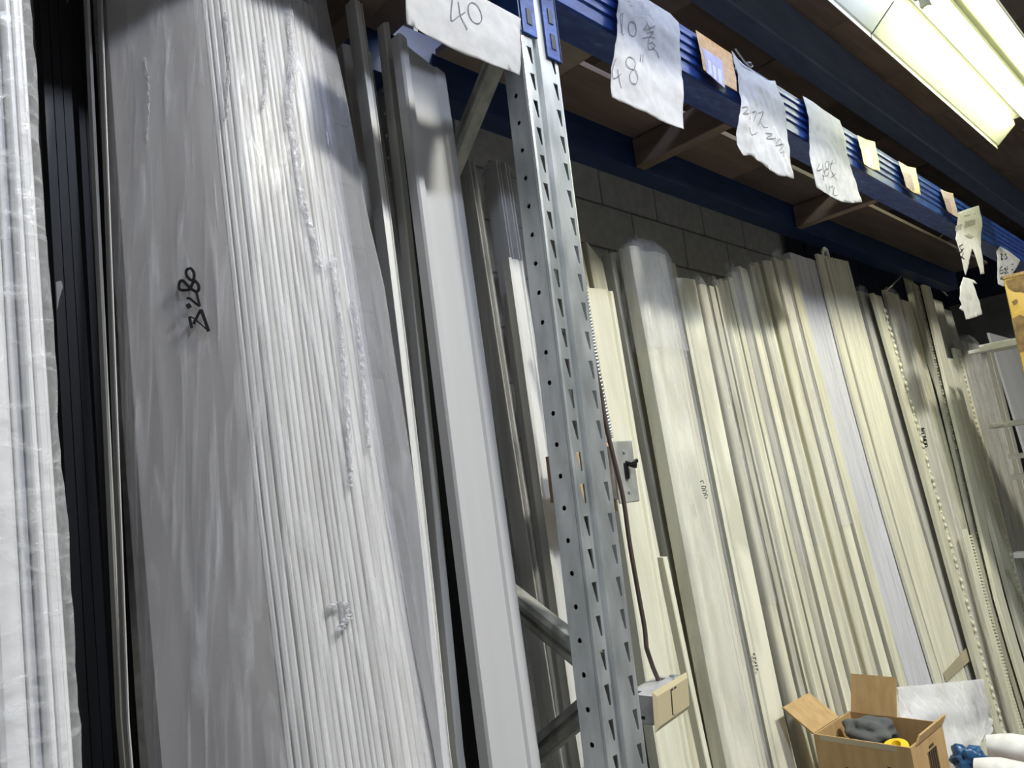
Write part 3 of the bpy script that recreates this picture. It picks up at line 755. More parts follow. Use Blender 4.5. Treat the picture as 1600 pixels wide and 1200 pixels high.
# crinkled film left on some of them
for i in (0, 2, 5, 7, 10):
    p, o = fan_tops[i]
    f = film_wrap('film', p, .032 if i < 9 else .016, o, M['film'], .0012, .004, 60, 30, p.zt-.9, p.zt+.035, 30, 12, .05, i*3.3, .8)
# stack of thin edges, pale lilac
p = Path([(1232,402),(1282,600),(1364,900),(1418,1060)], [(1278,400),(1330,600),(1411,900),(1464,1060)], RY+.018, RS, 2)
board('edge_stack_board', 'cool white board with four fine grooves, left of the fluted board', 'moulding', p, P_strips(5, .005), .03, M['lavender'], tilt=0)
p = Path([(1276,398),(1329,600),(1410,900),(1463,1060)], [(1286,397),(1340,600),(1420,900),(1473,1060)], RY+.003, RS, 2)
board('narrow_strip', 'bright narrow strip against the left edge of the fluted board', 'strip', p, P_flat, .012, M['cream_white'], tilt=0)
p = Path([(1289,399),(1342,600),(1422,900),(1475,1060)], [(1325,408),(1378,600),(1462,900),(1513,1060)], RY+.0, RS, 2)
flu = board('fluted_board', 'tall fluted white board with rounded flutes, standing proud of its neighbours', 'board', p, P_flute(7), .03, M['cream_white'], sm=12)
b = MB(); b.tube([p.xy(p.zt)[0:2]+(p.zt+.004,), p.xy(p.zt)[0:2]+(p.zt+.004,)], .004)
hk = at(1292, 398, 'Y', RY+.02)
b = MB(); b.tube([hk+Vector(v) for v in ((-.02,.01,-.02),(-.012,.01,.012),(.01,.01,.03),(.028,.01,.026),(.035,.01,.0),(.036,.01,-.02))], .007, 8)
tag(b.build('twisted_strap', M['roll'], None, 60), 'small white looped strap on top beside the fluted board', 'strap')
b = MB(); tp = [lean(x, y, RY-.003, RS) for x, y in ((1474,1052),(1512,1010),(1516,1032),(1478,1066))]
b.add(tp+[v+Vector((0,.0006,0)) for v in tp], [(0,1,2,3),(7,6,5,4)]); b.build('tape_strip', M['tape'], flu)

# wrapped bundle and carved mouldings further along
p = Path([(1338,452),(1379,600),(1463,900),(1514,1060)], [(1362,460),(1404,600),(1482,900),(1530,1060)], RY+.012, RS, 2)
q = bundle('board_bundle', 'olive-tinted film-wrapped bundle right of the fluted board', 'board bundle', p, .05)
for i in range(2): board('board', '', '', p.sub(i/2+.02, (i+1)/2-.02, .003*i), P_flat, .022, M['cream_grey_white'], q, 0, 10)
film_wrap('film', p, .026, q, M['film'], .001, .003, 120, 36, .05, p.zt+.03, 26, 9, .05, 22, .7)
def carved(label, path, m=M['cream_white2'], side=1, pitch=.026, size=.008, teeth=False):
    o = empty('carved_moulding', (*path.xy(0), 0), label, 'moulding', 'carved mouldings')
    board('strip', '', '', path, P_casing, .014, m, o, 0, 10)
    b = MB(); z = .25; k = 0
    while z < path.zt-.03:
        x, y = path.xy(z)
        if teeth:
            b.box((x+side*path.w*.5-.003, y-.003, z), (x+side*path.w*.5+.004, y+.012, z+pitch*.55))
        else:
            cx = x+side*path.w*.28+.003*math.sin(k*1.7)
            rr = size*(1+.35*math.sin(k*2.1))
            vs = []
            for ph, zz in ((0, -1), (.8, -.5), (1, .1), (.7, .65), (0, 1)):
                for a in range(6): vs.append((cx+rr*ph*.8*math.cos(a*math.pi/3), y+.002+rr*ph*.7*math.sin(a*math.pi/3), z+zz*rr*1.25))
            b.add(vs, [(r*6+a, r*6+(a+1) % 6, (r+1)*6+(a+1) % 6, (r+1)*6+a) for r in range(4) for a in range(6)])
        z += pitch; k += 1
    c = b.build('carving', m, o, 50); c['kind'] = 'stuff'
    return o
c1 = carved('carved white moulding with leafy beads, first right of the fluted board', Path([(1363,462),(1405,600),(1484,900),(1530,1060)], [(1379,458),(1421,600),(1504,900),(1552,1060)], RY-.024, RS, 2, wscale=.97))
p = Path([(1379,457),(1422,610),(1448,720),(1506,940)], [(1408,455),(1447,610),(1475,720),(1532,940)], RY-.002, RS, 1, wscale=.97)
e_ = board('profile_board', 'wrapped wide moulding marked in pen, right of the first carved moulding', 'moulding', p, P_casing, .013, M['cream_white2'], tilt=0)
ff = film_wrap('film', p, .014, e_, M['film'], .001, .003, 90, 30, .3, p.zt+.02, 26, 9, .04, 40, .6)
tb = MB()
for pts in ([(555,1080),(578,1076),(560,1092),(580,1094)], [(560,1110),(582,1106),(584,1124)], [(566,1130),(588,1128),(570,1146),(590,1146)], [(572,1156),(592,1152),(590,1170),(574,1168),(572,1156)], [(578,1180),(596,1176),(594,1192),(580,1190)]):
    penr(tb, pts, .004, (1300, 400), 4, RY-.004)
tb.build('pen_marking', M['ink'], ff)
p = Path([(1408,470),(1448,620),(1477,740),(1530,940)], [(1424,470),(1464,620),(1493,740),(1545,940)], RY+.018, RS, 1, wscale=.97)
board('profile_board', 'board with three fine grooves between the marked moulding and the beaded one', 'moulding', p, P_strips(4,.004), .012, M['cream_white2'], tilt=0)
p = Path([(1416,435),(1430,490)], [(1426,434),(1440,490)], RY+.11, RS, 1)
board('narrow_strip', 'narrow stick rising above the others behind the beaded moulding', 'strip', p, P_flat, .015, M['cream_white2'], tilt=0)
carved('dark-beaded moulding in film with a thin carved edge, third board from the fluted board', Path([(1428,446),(1464,600),(1492,720),(1549,940)], [(1442,444),(1476,600),(1505,720),(1560,940)], RY-.002, RS, 1, wscale=.97), M['cream_grey_white'], 0, .014, .005)
p = Path([(1442,446),(1476,600),(1505,720),(1566,960)], [(1459,448),(1489,600),(1518,720),(1578,960)], RY-.026, RS, 1)
board('narrow_strip', 'plain pale strip right of the dark-beaded moulding', 'strip', p, P_flat, .014, M['cream_white'], tilt=0)
carved('moulding with a toothed edge low down near the plastic bag', Path([(1509,828),(1532,920),(1575,1090)], [(1514,826),(1540,920),(1584,1090)], RY-.052, RS, 1), M['cream_white'], 1, .012, .004, True)
p = Path([(1460,470),(1490,600),(1518,720),(1560,890)], [(1474,470),(1503,600),(1530,720),(1574,890)], RY+.085, RS, 1)
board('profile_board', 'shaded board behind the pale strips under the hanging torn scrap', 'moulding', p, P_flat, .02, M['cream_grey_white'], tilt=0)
p = Path([(1482,560),(1504,640),(1545,800),(1586,960)], [(1490,560),(1513,640),(1554,800),(1596,960)], RY-.02, RS, 1)
board('narrow_strip', 'bright thin strip left of the right-hand carved moulding', 'strip', p, P_flat, .018, M['cream_white'], tilt=0)
carved('carved moulding with dark leafy scrolls nearest the protruding sticks', Path([(1491,545),(1513,640),(1555,800),(1597,960)], [(1505,545),(1528,640),(1569,800),(1611,960)], RY+.0, RS, 1), M['cream_white2'], 0, .026, .008)
p = Path([(1502,530),(1527,640),(1568,800),(1610,960)], [(1532,540),(1558,640),(1600,800),(1640,960)], RY+.01, RS, 1)
q = bundle('board_bundle', 'dark shaded film-wrapped bundle below the protruding sticks', 'board bundle', p, .05)
for i in range(3): board('board', '', '', p.sub(i/3+.02, (i+1)/3-.02, .003*(i % 2)), P_casing, .035, M['cream_grey_white'], q, 0, 8)
film_wrap('film', p, .04, q, M['film'], .004, .008, 100, 36, .05, p.zt+.04, 26, 9, .06, 52, .8)
p = Path([(1538,545),(1560,640),(1600,800)], [(1552,545),(1575,640),(1616,800)], RY+.09, RS, 1)
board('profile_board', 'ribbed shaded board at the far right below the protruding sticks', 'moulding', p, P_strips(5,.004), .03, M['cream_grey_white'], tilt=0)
p = Path([(1466,482),(1490,560)], [(1487,484),(1508,560)], RY+.13, RS, 1)
board('rear_board', 'grey board top behind the hanging torn scrap of paper', 'board', p, P_flat, .018, M['cream_grey_white'], tilt=0)

# dark navy ribbed sheet against the far part of the block wall
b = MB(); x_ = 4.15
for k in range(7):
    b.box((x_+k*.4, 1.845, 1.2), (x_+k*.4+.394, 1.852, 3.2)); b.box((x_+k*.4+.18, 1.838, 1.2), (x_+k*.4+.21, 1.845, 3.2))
o = empty('navy_sheet', (5.5, 1.85, 1.2), 'dark navy sheet on the wall above the far mouldings', 'metal sheet'); b.build('sheet', M['navy_panel'], o)
for a_, c_, yy, lb in (((1487,352),(1380,460),1.22,'longer thin steel rod slanting down behind the far mouldings'), ((1445,428),(1480,462),1.26,'short faint steel rod behind the hanging torn paper')):
    b = MB(); b.tube([at(*a_, 'Y', yy), at(*c_, 'Y', yy+.02)], .004, 8); tag(b.build('brace_rod', M['galv_old'], None, 60), lb, 'rod')

# ------------------------------------------------------------------ papers and cards on the rack beams
def wrinkle(x, z, seed, amp, sag=0.0):
    v = Vector((x*9+seed, 0, z*9)); q = Vector((x*26+seed*2, 1, z*22))
    return amp*(noise.noise(v) + .55*abs(noise.noise(q)) + .25*noise.noise(q*2.3))
def paper(name, label, outline, y, seed, amp=.006, m=None, curl=0.0, cat='paper sheet', step=.011, ztop=None, group=None):
    """outline: pixels round the sheet, laid on the plane Y=y; the sheet gets folds and a free lower edge"""
    pts = [at(px_, py_, 'Y', y) for px_, py_ in outline]
    P2 = []
    for i, p in enumerate(pts):
        q = pts[(i+1) % len(pts)]; n = max(1, int((q-p).length/step))
        for k in range(n): P2.append(Vector((p.x+(q.x-p.x)*k/n, p.z+(q.z-p.z)*k/n)))
    nb = len(P2); xs = [p[0] for p in P2]; zs = [p[1] for p in P2]
    zt = max(zs); zb = min(zs)
    gx = min(xs)+step*.6
    while gx < max(xs):
        gz = zb+step*.6
        while gz < zt:
            # inside test
            ins = False; j = nb-1
            for i in range(nb):
                if (P2[i][1] > gz) != (P2[j][1] > gz) and gx < (P2[j][0]-P2[i][0])*(gz-P2[i][1])/(P2[j][1]-P2[i][1]) + P2[i][0]: ins = not ins
                j = i
            if ins: P2.append(Vector((gx + (hash((int(gx*999), int(gz*777))) % 100-50)*step*.003, gz)))
            gz += step
        gx += step
    vs, es, fs, *_ = geometry.delaunay_2d_cdt(P2, [(i, (i+1) % nb) for i in range(nb)], [], 1, 1e-6)
    def surf(x, z):
        f = min(1, max(0, (zt-z)/.08))
        return y - .0015 - f*(.006+wrinkle(x, z, seed, amp)+amp) - curl*max(0, (zt-z)/(zt-zb))**2
    me = bpy.data.meshes.new(name); me.from_pydata([(v[0], surf(v[0], v[1]), v[1]) for v in vs], [], [tuple(f) for f in fs]); me.update()
    smooth(me, 50)
    o = put(name, me, m or M['paper']); solidify(o, .0003)
    tag(o, label, cat, group)
    return o, surf
def write(parent, surf, y, strokes, wd, off, sc, m, name='handwriting', k=5):
    b = MB()
    for pts in strokes:
        pts = curve([(off[0]+x/sc, off[1]+yy/sc) for x, yy in pts], k); P = []
        for x, yy in pts:
            p = at(x, yy, 'Y', y-.008)
            P.append((p.x, surf(p.x, p.z)-.0012, p.z))
        stroke(b, P, wd, (0, -1, 0))
    return b.build(name, m, parent)
PY = YF - .003
Z1 = (780, 0)
o, sf = paper('note_sheet', 'white paper marked 40 hanging left of the steel upright', [(628,-70),(812,30),(806,70),(803,124),(770,112),(720,93),(672,71),(645,57),(624,48),(624,0)], PY, 1, .006)
write(o, sf, PY, [[(832,-10),(815,60),(808,125),(820,138),(860,108),(905,78)], [(866,10),(872,90),(888,160),(902,200)], ell(968,82,40,72,-.2)], .0016, (500, 0), 4, M['pencil'])
o, sf = paper('note_sheet', 'white paper marked 40 and 48 hanging right of the steel upright', [(958,-8),(985,-22),(1012,2),(1045,23),(1056,38),(1054,70),(1056,105),(1059,207),(1030,195),(995,180),(965,166),(946,158),(945,140),(951,70)], PY, 2, .007)
write(o, sf, PY, [[(1008,130),(988,142),(982,200),(980,300)], [(1003,140),(998,220),(988,300),(1008,312)], [(984,235),(1002,215)], ell(1090,255,32,60,-.2),
   [(1195,190),(1205,225),(1180,262)], [(1183,262),(1270,236)], [(1215,225),(1240,275)], [(1210,292),(1262,278),(1235,318)], [(1175,335),(1230,318),(1280,325)], [(1228,335),(1222,400),(1255,420),(1288,390),(1262,360),(1235,375)], [(1255,395),(1300,440),(1326,492)],
   [(942,508),(930,580),(922,655),(945,665),(990,630)], [(962,595),(975,680),(994,752)],
   [(1085,600),(1040,580),(1018,535),(1050,495),(1090,520),(1095,580),(1055,640),(1065,700),(1105,718),(1122,670),(1100,610),(1085,600)],
   [(1155,465),(1150,530)], [(1180,465),(1175,532)]], .0014, Z1, 5.333, M['pencil'])
write(o, sf, PY, [[(1045,30),(1080,22)], [(1060,60),(1085,70)], [(1150,50),(1180,80),(1150,110)], [(1160,130),(1220,70),(1240,110)], [(1190,110),(1230,150),(1270,190)], [(1210,90),(1250,150)]], .0009, Z1, 5.333, M['print_grey'], 'faint_handwriting')
b = MB(); p = [at(x, y, 'Y', PY-.004) for x, y in ((984,2),(1003,6),(1004,34),(983,30))]; b.add([(v.x, sf(v.x, v.z)-.001, v.z) for v in p], [(0,1,2,3)]); b.build('tape', M['flap'], o)
Z2 = (1060, 0)
o, sf = paper('note_sheet', 'most crumpled paper, clipped to the beam beside the orange picture card', [(1142,79),(1150,93),(1162,110),(1178,120),(1195,128),(1209,127),(1212,150),(1218,182),(1221,215),(1226,255),(1229,284),(1205,279),(1190,268),(1172,256),(1162,247),(1150,248),(1141,229),(1140,200),(1144,160),(1145,120)], PY, 5, .011)
write(o, sf, PY, [[(322,632),(345,628),(350,645),(328,668),(358,664)], [(374,640),(368,700)], [(388,655),(414,650),(398,705)], [(420,660),(448,655),(430,720)], [(440,700),(460,730),(485,735)], [(370,740),(385,780),(430,760)], [(475,765),(505,775),(480,795),(520,800)], [(520,790),(530,830),(550,800),(560,840)], [(525,840),(575,830),(545,870)], [(555,880),(580,870),(570,900)]], .0015, Z2, 3.636, M['pencil'])
b = MB(); pc = at(1168, 104, 'Y', PY-.012); b.tube([pc+Vector(v) for v in ((-.05,0,.03),(-.02,-.004,.004),(.005,-.006,-.004),(.02,-.004,.006),(.012,-.004,.012),(-.004,-.004,.008))], .0022, 6); b.build('wire_clip', M['galv'], o, 60)
o, sf = paper('note_sheet', 'yellowish paper marked 48, hanging between the crumpled paper and a cream picture card', [(1253,150),(1270,160),(1285,172),(1311,189),(1313,215),(1316,240),(1330,285),(1341,318),(1325,320),(1310,318),(1290,310),(1268,296),(1260,262),(1258,240),(1257,200)], PY, 9, .006)
write(o, sf, PY, [[(782,935),(772,975),(800,965)], [(800,940),(812,990)], ell(828,945,12,22), ell(826,985,12,20), [(842,940),(872,930)], [(858,915),(850,960),(870,1000)], [(862,985),(890,1030)], [(884,990),(862,1010)], [(822,1050),(830,1100)], [(845,1060),(838,1110)], [(850,1070),(872,1060),(868,1110)], [(880,1065),(875,1110),(895,1112)]], .0017, Z2, 3.636, M['pencil'])
write(o, sf, PY, [[(804,998),(808,1014)], [(806,1022),(809,1028)]], .005, Z2, 3.636, M['ink'], 'ink_blot')
Z3 = (1340, 180)
o, sf = paper('note_sheet', 'torn printed sheet with small pictures, split into two points at the bottom', [(1491,334),(1510,327),(1529,321),(1530,355),(1528,390),(1533,429),(1527,430),(1520,408),(1514,390),(1509,412),(1504,432),(1498,412),(1494,395),(1488,375),(1490,355)], PY, 12, .004)
b = MB()
for q in (((583,588),(642,576),(641,606),(584,622)), ((532,612),(568,602),(566,634),(530,642)), ((583,665),(605,655),(637,672),(622,683))):
    v = [at(Z3[0]+x/3.53, Z3[1]+y/3.53, 'Y', PY-.008) for x, y in q]; b.add([(a.x, sf(a.x, a.z)-.0015, a.z) for a in v], [(0,1,2,3)])
b.build('printed_picture', M['print_grey'], o)
write(o, sf, PY, [[(538,735),(535,755),(548,750),(540,732)], [(552,720),(562,745),(578,738)], [(556,760),(572,750)], [(560,780),(580,795)], [(575,760),(562,795)], [(556,725),(570,715)]], .004, Z3, 3.53, M['ink'])
write(o, sf, PY, [[(580,560),(645,545)]], .006, Z3, 3.53, M['print_grey'], 'printed_line')
o, sf = paper('paper_scrap', 'rounded scrap of white paper dangling below the torn printed sheet', [(1504,433),(1512,435),(1521,438),(1526,444),(1518,443),(1520,452),(1521,463),(1528,493),(1515,498),(1503,501),(1499,488),(1493,483),(1496,478),(1493,468),(1494,450)], PY-.004, 15, .006)
o, sf = paper('note_sheet', 'small pointed paper marked 8.5 at the far end of the beam', [(1562,385),(1575,392),(1593,407),(1584,420),(1578,429),(1573,440),(1571,447),(1562,449),(1555,445),(1554,420),(1553,394)], PY, 18, .004)
write(o, sf, PY, [[(786,765),(798,772),(786,785),(796,795),(782,798),(790,780),(786,765)], [(806,795),(809,797)], [(822,765),(812,768),(822,785),(812,795)], [(790,835),(778,850),(780,875),(793,870),(790,855),(780,862)], [(800,850),(812,845),(806,862),(812,875),(800,870)], [(818,835),(824,848),(815,860),(826,872)], [(780,895),(782,908),(788,896)], [(842,825),(852,822)], [(842,855),(850,852)]], .0042, Z3, 3.53, M['ink'])

def card(label, corners, mo, inner, mi, extra=(), me=None, seed=0):
    o, sf = paper('picture_card', label, corners, PY-.001, 30+seed, .002, mo, .008, 'picture card', .008)
    def patch(q, m, nm, lift):
        b = MB(); v = []
        n = 4
        for i in range(n+1):
            for j in range(n+1):
                s_, t_ = i/n, j/n
                x = (q[0][0]*(1-s_)+q[1][0]*s_)*(1-t_)+(q[3][0]*(1-s_)+q[2][0]*s_)*t_; y = (q[0][1]*(1-s_)+q[1][1]*s_)*(1-t_)+(q[3][1]*(1-s_)+q[2][1]*s_)*t_
                p = at(x, y, 'Y', PY-.008); v.append((p.x, sf(p.x, p.z)-lift, p.z))
        b.add(v, [(i*(n+1)+j, i*(n+1)+j+1, (i+1)*(n+1)+j+1, (i+1)*(n+1)+j) for i in range(n) for j in range(n)])
        b.build(nm, m, o)
    patch(inner, mi, 'printed_picture', .0008)
    for q in extra: patch(q, me, 'printed_detail', .0014)
def z2(*q): return [(1060+x/3.636, y/3.636) for x, y in q]
def z3(*q): return [(1340+x/3.53, 180+y/3.53) for x, y in q]
card('largest picture card, orange frame around a lilac doorway, beside the paper marked 48', z2((95,172),(195,240),(300,310),(298,540),(190,482),(108,415)), M['orange_card'], z2((132,270),(243,345),(240,512),(142,425)), M['lilac'], [z2((152,345),(170,358),(172,442),(155,428)), z2((178,375),(196,388),(196,465),(180,455)), z2((206,395),(226,408),(226,490),(208,478))], M['print_white'], 1)
card('cream picture card next to the yellowish paper marked 48', z3((-10,112),(40,135),(93,148),(95,322),(45,310),(5,282)), M['pale_card'], z3((30,180),(64,188),(66,300),(36,292)), M['print_white'], (), None, 2)
card('middle small picture card with a dark wine-coloured print', z3((218,255),(270,285),(318,292),(322,450),(282,440),(242,408)), M['pale_card'], z3((242,312),(292,328),(298,425),(252,405)), M['print_wine'], (), None, 3)
card('mauve picture card right beside the torn printed sheet', z3((450,410),(490,425),(524,432),(530,575),(498,560),(468,535)), M['mauve_card'], z3((470,455),(502,462),(506,555),(480,535)), M['print_wine'], (), None, 4)

# ------------------------------------------------------------------ switch box, cables and hanging outlet box
sw = empty('switch_box', tuple(at(975, 786, 'Y', .90)), 'grey metal switch box with black lever beside the steel upright', 'switch box')
c0, c1, c2, c3 = [at(x, y, 'Y', .90) for x, y in ((959,690),(989,687),(999,783),(967,788))]
xa, xb, za, zb_ = (c0.x+c3.x)/2, (c1.x+c2.x)/2, (c2.z+c3.z)/2, (c0.z+c1.z)/2
b = MB(); b.box((xa, .90, za), (xb, .905, zb_)); o = b.build('cover_plate', M['galv_old'], sw); bevel(o, .004, 3)
b = MB(); b.box((xa-.002, .905, za+.008), (xb-.006, .945, zb_-.008)); bevel(b.build('box', M['galv_old'], sw), .003)
xm = (xa+xb)/2; zm = (za+zb_)/2
for zz in (zm+.038, zm-.038):
    b = MB(); b.tube([(xm, .902, zz), (xm, .8975, zz)], .0035, 10); b.build('screw', M['galv'], sw, 40)
b = MB(); b.box((xm-.006, .897, zm-.014), (xm+.004, .901, zm+.016)); b.build('switch_slot', M['black'], sw)
b = MB(); b.obox((xm+.004, .890, zm+.012), (.0035,0,0), (0,.011,.004), (0,-.001,.004)); b.obox((xm+.010, .884, zm+.016), (.006,0,.003), (0,.003,0), (-.001,0,.003)); b.build('lever', M['black'], sw)
b = MB(); b.box((xa-.016, .912, zb_+.002), (xa+.012, .936, zb_+.014)); b.build('cable_clamp', M['galv'], sw)
# wooden strip that carries the box
b = MB(); b.box((1.045, .946, at(955, 800, 'Y', .95).z), (1.165, .966, zb_+.003)); o = b.build('wood_strip', M['pine']); tag(o, 'short piece of pine board behind the grey switch box', 'wood strip')
b = MB(); b.box((.981, .925, at(955, 800, 'Y', .95).z+.03), (1.05, .946, zb_-.02)); b.build('spacer', M['pine'], o)
# armoured cable
def smoothpts(px_, yv, k=8):
    P = curve(px_, k); n = len(P); out = []
    for i, (x, y) in enumerate(P):
        t = i/(n-1); yy = yv[0]*(1-t)+yv[1]*t; out.append(at(x, y, 'Y', yy))
    return out
pts = smoothpts([(912,440),(921,500),(931,560),(944,630),(955,684)], (.905, .925), 60)
b = MB(); b.tube(pts, [.0048+.0012*math.sin(i*2*math.pi/5) for i in range(len(pts))], 10)
tag(b.build('armoured_cable', M['galv'], None, 60), 'ribbed metal armoured cable running down to the grey switch box', 'cable')
# outlet box: plate corners in the picture
ox = empty('outlet_box', tuple(at(1030, 1150, 'Y', .85)), 'grey metal outlet box with almond cover plate dangling on the brown cable', 'outlet box')
A = at(1019, 1082, 'Y', .830); B_ = at(1072, 1050, 'Y', .868); D = at(1006, 1158, 'Y', .822)
ux = (B_-A); dn = (D-A); ux_n = ux.normalized(); dn = dn - ux_n*dn.dot(ux_n); dn_n = dn.normalized(); nn = dn_n.cross(ux_n).normalized()
if nn.y > 0: nn = -nn
wdt, hgt = ux.length, dn.length
def ob(u0, u1, v0, v1, w0, w1, b):     # u along top edge, v down, w out of the plate
    c = A + ux_n*((u0+u1)/2) + dn_n*((v0+v1)/2) + nn*((w0+w1)/2)
    b.obox(c, ux_n*((u1-u0)/2), dn_n*((v1-v0)/2), nn*((w1-w0)/2))
b = MB()
e1 = .008
q = lambda u, v, w_: A + ux_n*u + dn_n*v + nn*w_
b.add([q(0,0,0),q(wdt,0,0),q(wdt,hgt,0),q(0,hgt,0),q(e1,e1,.005),q(wdt-e1,e1,.005),q(wdt-e1,hgt-e1,.005),q(e1,hgt-e1,.005)], [(3,2,1,0),(4,5,6,7),(0,1,5,4),(1,2,6,5),(2,3,7,6),(3,0,4,7)])
plate = b.build('cover_plate', M['almond'], ox)
b = MB(); um = wdt/2; vm = hgt/2
ob(um-.013, um+.014, vm-.022, vm-.019, .0045, .0056, b); ob(um-.013, um-.010, vm-.022, vm+.020, .0045, .0056, b); b.build('rocker_gap', M['black'], plate)
b = MB(); ob(um-.010, um+.014, vm-.019, vm+.020, .0045, .0062, b); b.build('rocker', M['almond'], plate)
for vv in (hgt*.16, hgt*.84):
    b = MB(); ob(um-.002, um+.002, vv-.002, vv+.002, .0045, .0058, b); b.build('screw', M['galv_old'], plate)
b = MB(); i0 = .009
w_, t_ = -.052, .0018
ob(i0, wdt-i0, i0, i0+t_, w_, -.001, b); ob(i0, wdt-i0, hgt-i0-t_, hgt-i0, w_, -.001, b); ob(i0, i0+t_, i0, hgt-i0, w_, -.001, b); ob(wdt-i0-t_, wdt-i0, i0, hgt-i0, w_, -.001, b); ob(i0, wdt-i0, i0, hgt-i0, w_-.002, w_, b)
body = b.build('metal_box', M['grey_box'], ox)
b = MB(); ob(i0+.012, i0+.024, i0-.0006, i0+.001, w_+.004, w_+.018, b); ob(wdt-i0-.030, wdt-i0-.014, i0-.0006, i0+.001, w_+.006, w_+.020, b); ob(i0-.0006, i0+.001, hgt*.66, hgt*.74, -.030, -.020, b); b.build('knockout', M['black'], body)
b = MB(); ob(wdt-i0-.004, wdt-i0+.006, i0-.004, i0+.012, -.028, -.003, b); ob(wdt-i0-.016, wdt-i0-.002, i0-.006, i0+.001, -.014, -.010, b); b.build('clamp', M['galv'], body)
b = MB(); b.tube([q(wdt-.03, i0-.002, -.012), q(wdt-.024, i0-.004, -.004)], .004, 8); b.build('screw', M['galv'], body)

pts = smoothpts([(916,520),(925,560),(938,610),(946,660),(960,720),(974,780),(984,850),(998,930),(1007,980),(1010,1012)], (.885, .868), 8)
pe = q(wdt-i0-.022, i0+.012, w_+.013)
pts = pts + [pts[-1].lerp(pe, .5)+Vector((0,.002,0)), pe]
b = MB(); b.tube(pts, .0042, 10)
tag(b.build('power_cable', M['cable'], None, 60), 'brown power cable hanging past the switch box down to the outlet box', 'cable')

# ------------------------------------------------------------------ bench with the things at the lower right
bench = empty('work_bench', (2.0, .6, 0), 'low steel-legged bench below the open carton and the plastic bag', 'bench')
b = MB(); b.box((1.62, .30, .77), (2.34, .90, .80)); b.build('bench_top', M['ply'], bench)
for x in (1.66, 2.30):
    for y in (.34, .86):
        b = MB(); b.box((x-.02, y-.02, 0), (x+.02, y+.02, .77)); b.build('leg', M['galv_old'], bench)
# open carton
bx0, bx1, by0, by1, bz0, bz1 = 1.745, 1.945, .705, .920, .80, 1.0
ct = empty('open_carton', ((bx0+bx1)/2, (by0+by1)/2, bz0), 'open brown cardboard carton with raised flaps in front of the boards', 'carton')
T = .004
def wallp(lo, hi, nm='side'):
    b = MB(); b.box(lo, hi); return b.build(nm, M['carton'], ct)
wallp((bx0, by0, bz0), (bx1, by1, bz0+T), 'bottom')
f1 = wallp((bx0, by0, bz0+T), (bx0+T, by1, bz1)); wallp((bx1-T, by0, bz0+T), (bx1, by1, bz1)); f2 = wallp((bx0+T, by0, bz0+T), (bx1-T, by0+T, bz1)); wallp((bx0+T, by1-T, bz0+T), (bx1-T, by1, bz1))
def flap(p0, p1, out):
    p0 = Vector(p0); p1 = Vector(p1); out = Vector(out); n = (p1-p0).cross(out).normalized()*T*.5
    b = MB(); vs = [p0, p1, p1+out, p0+out]; b.add([v-n for v in vs]+[v+n for v in vs], [(0,1,2,3),(7,6,5,4),(0,4,5,1),(1,5,6,2),(2,6,7,3),(3,7,4,0)]); return b.build('flap', M['carton'], ct)
flap((bx0, by1+.001, bz1), (bx1-.06, by1+.001, bz1), (-.015, .060, .055))
flap((bx1, by0+.10, bz1), (bx1, by1-.005, bz1), (.028, -.004, .085))
flap((bx0+.03, by0-.001, bz1-.002), (bx1, by0-.001, bz1-.002), (.01, -.006, .018))
b = MB(); b.box((bx0-.0006, by0+.03, bz1-.012), (bx0, by0+.20, bz1-.001)); b.build('tape', M['tape'], f1)
b = MB()
for k in range(14):
    x = bx0+.085+k*.0042; b.box((x, by0-.0006, bz1-.085), (x+[.0012,.0022,.003][k % 3], by0, bz1-.034))
b.build('barcode', M['ink'], f2)
b = MB()
for k in range(4): b.box((bx0+.098+k*.008, by0-.0006, bz1-.030), (bx0+.103+k*.008, by0, bz1-.024))
b.build('print', M['ink'], f2)
b = MB()
def lf(y, z): return (bx0-.0006, by0+y, bz1+z)
for quad in (((.058,-.045),(.030,-.052),(.022,-.060),(.050,-.053)), ((.062,-.060),(.040,-.066),(.008,-.085),(.060,-.072)), ((.040,-.050),(.034,-.072),(.028,-.090),(.032,-.060)), ((.150,-.062),(.112,-.068),(.110,-.090),(.150,-.085))):
    b.add([lf(*q_) for q_ in quad], [(0,1,2,3)])
b.build('black_print', M['ink'], f1)
# contents
def lump(name, c, r, m, label, cat, amp=.3, seed=0, sc=3.0, parent=None):
    bmq = bmesh.new(); bmesh.ops.create_icosphere(bmq, subdivisions=4, radius=1)
    for v in bmq.verts:
        n = v.co.normalized(); d_ = 1 + amp*noise.noise(n*sc+Vector((seed,0,0))) + amp*.4*abs(noise.noise(n*sc*2.7+Vector((0,seed,0))))
        v.co = Vector((c[0]+n.x*r[0]*d_, c[1]+n.y*r[1]*d_, c[2]+n.z*r[2]*d_))
    me = bpy.data.meshes.new(name); bmq.to_mesh(me); bmq.free(); smooth(me, 60)
    o = put(name, me, m, parent)
    if label: tag(o, label, cat)
    return o
lump('grey_rag', (1.868, .84, .985), (.052, .056, .030), M['grey_cloth'], 'crumpled dark grey rag lying in the open carton', 'rag', .32, 2, 1.6)
lump('packing_film', (1.84, .81, .875), (.050, .055, .055), M['bag'], 'crumpled clear packing film filling the open carton below the rag', 'film', .3, 7)
ro = empty('tape_roll', (1.815, .765, .975), 'yellow plastic tape roll in the open carton', 'tape roll')
b = MB(); rs = []
for k in range(25):
    a = 2*math.pi*k/24; ca, sa = math.cos(a), math.sin(a)
    rs.append([(1.805+ca*r_*.8, .760+sa*r_*.75, .972+h+ca*.006) for r_, h in ((.014,-.01),(.034,-.01),(.036,-.007),(.036,.007),(.034,.010),(.014,.010))])
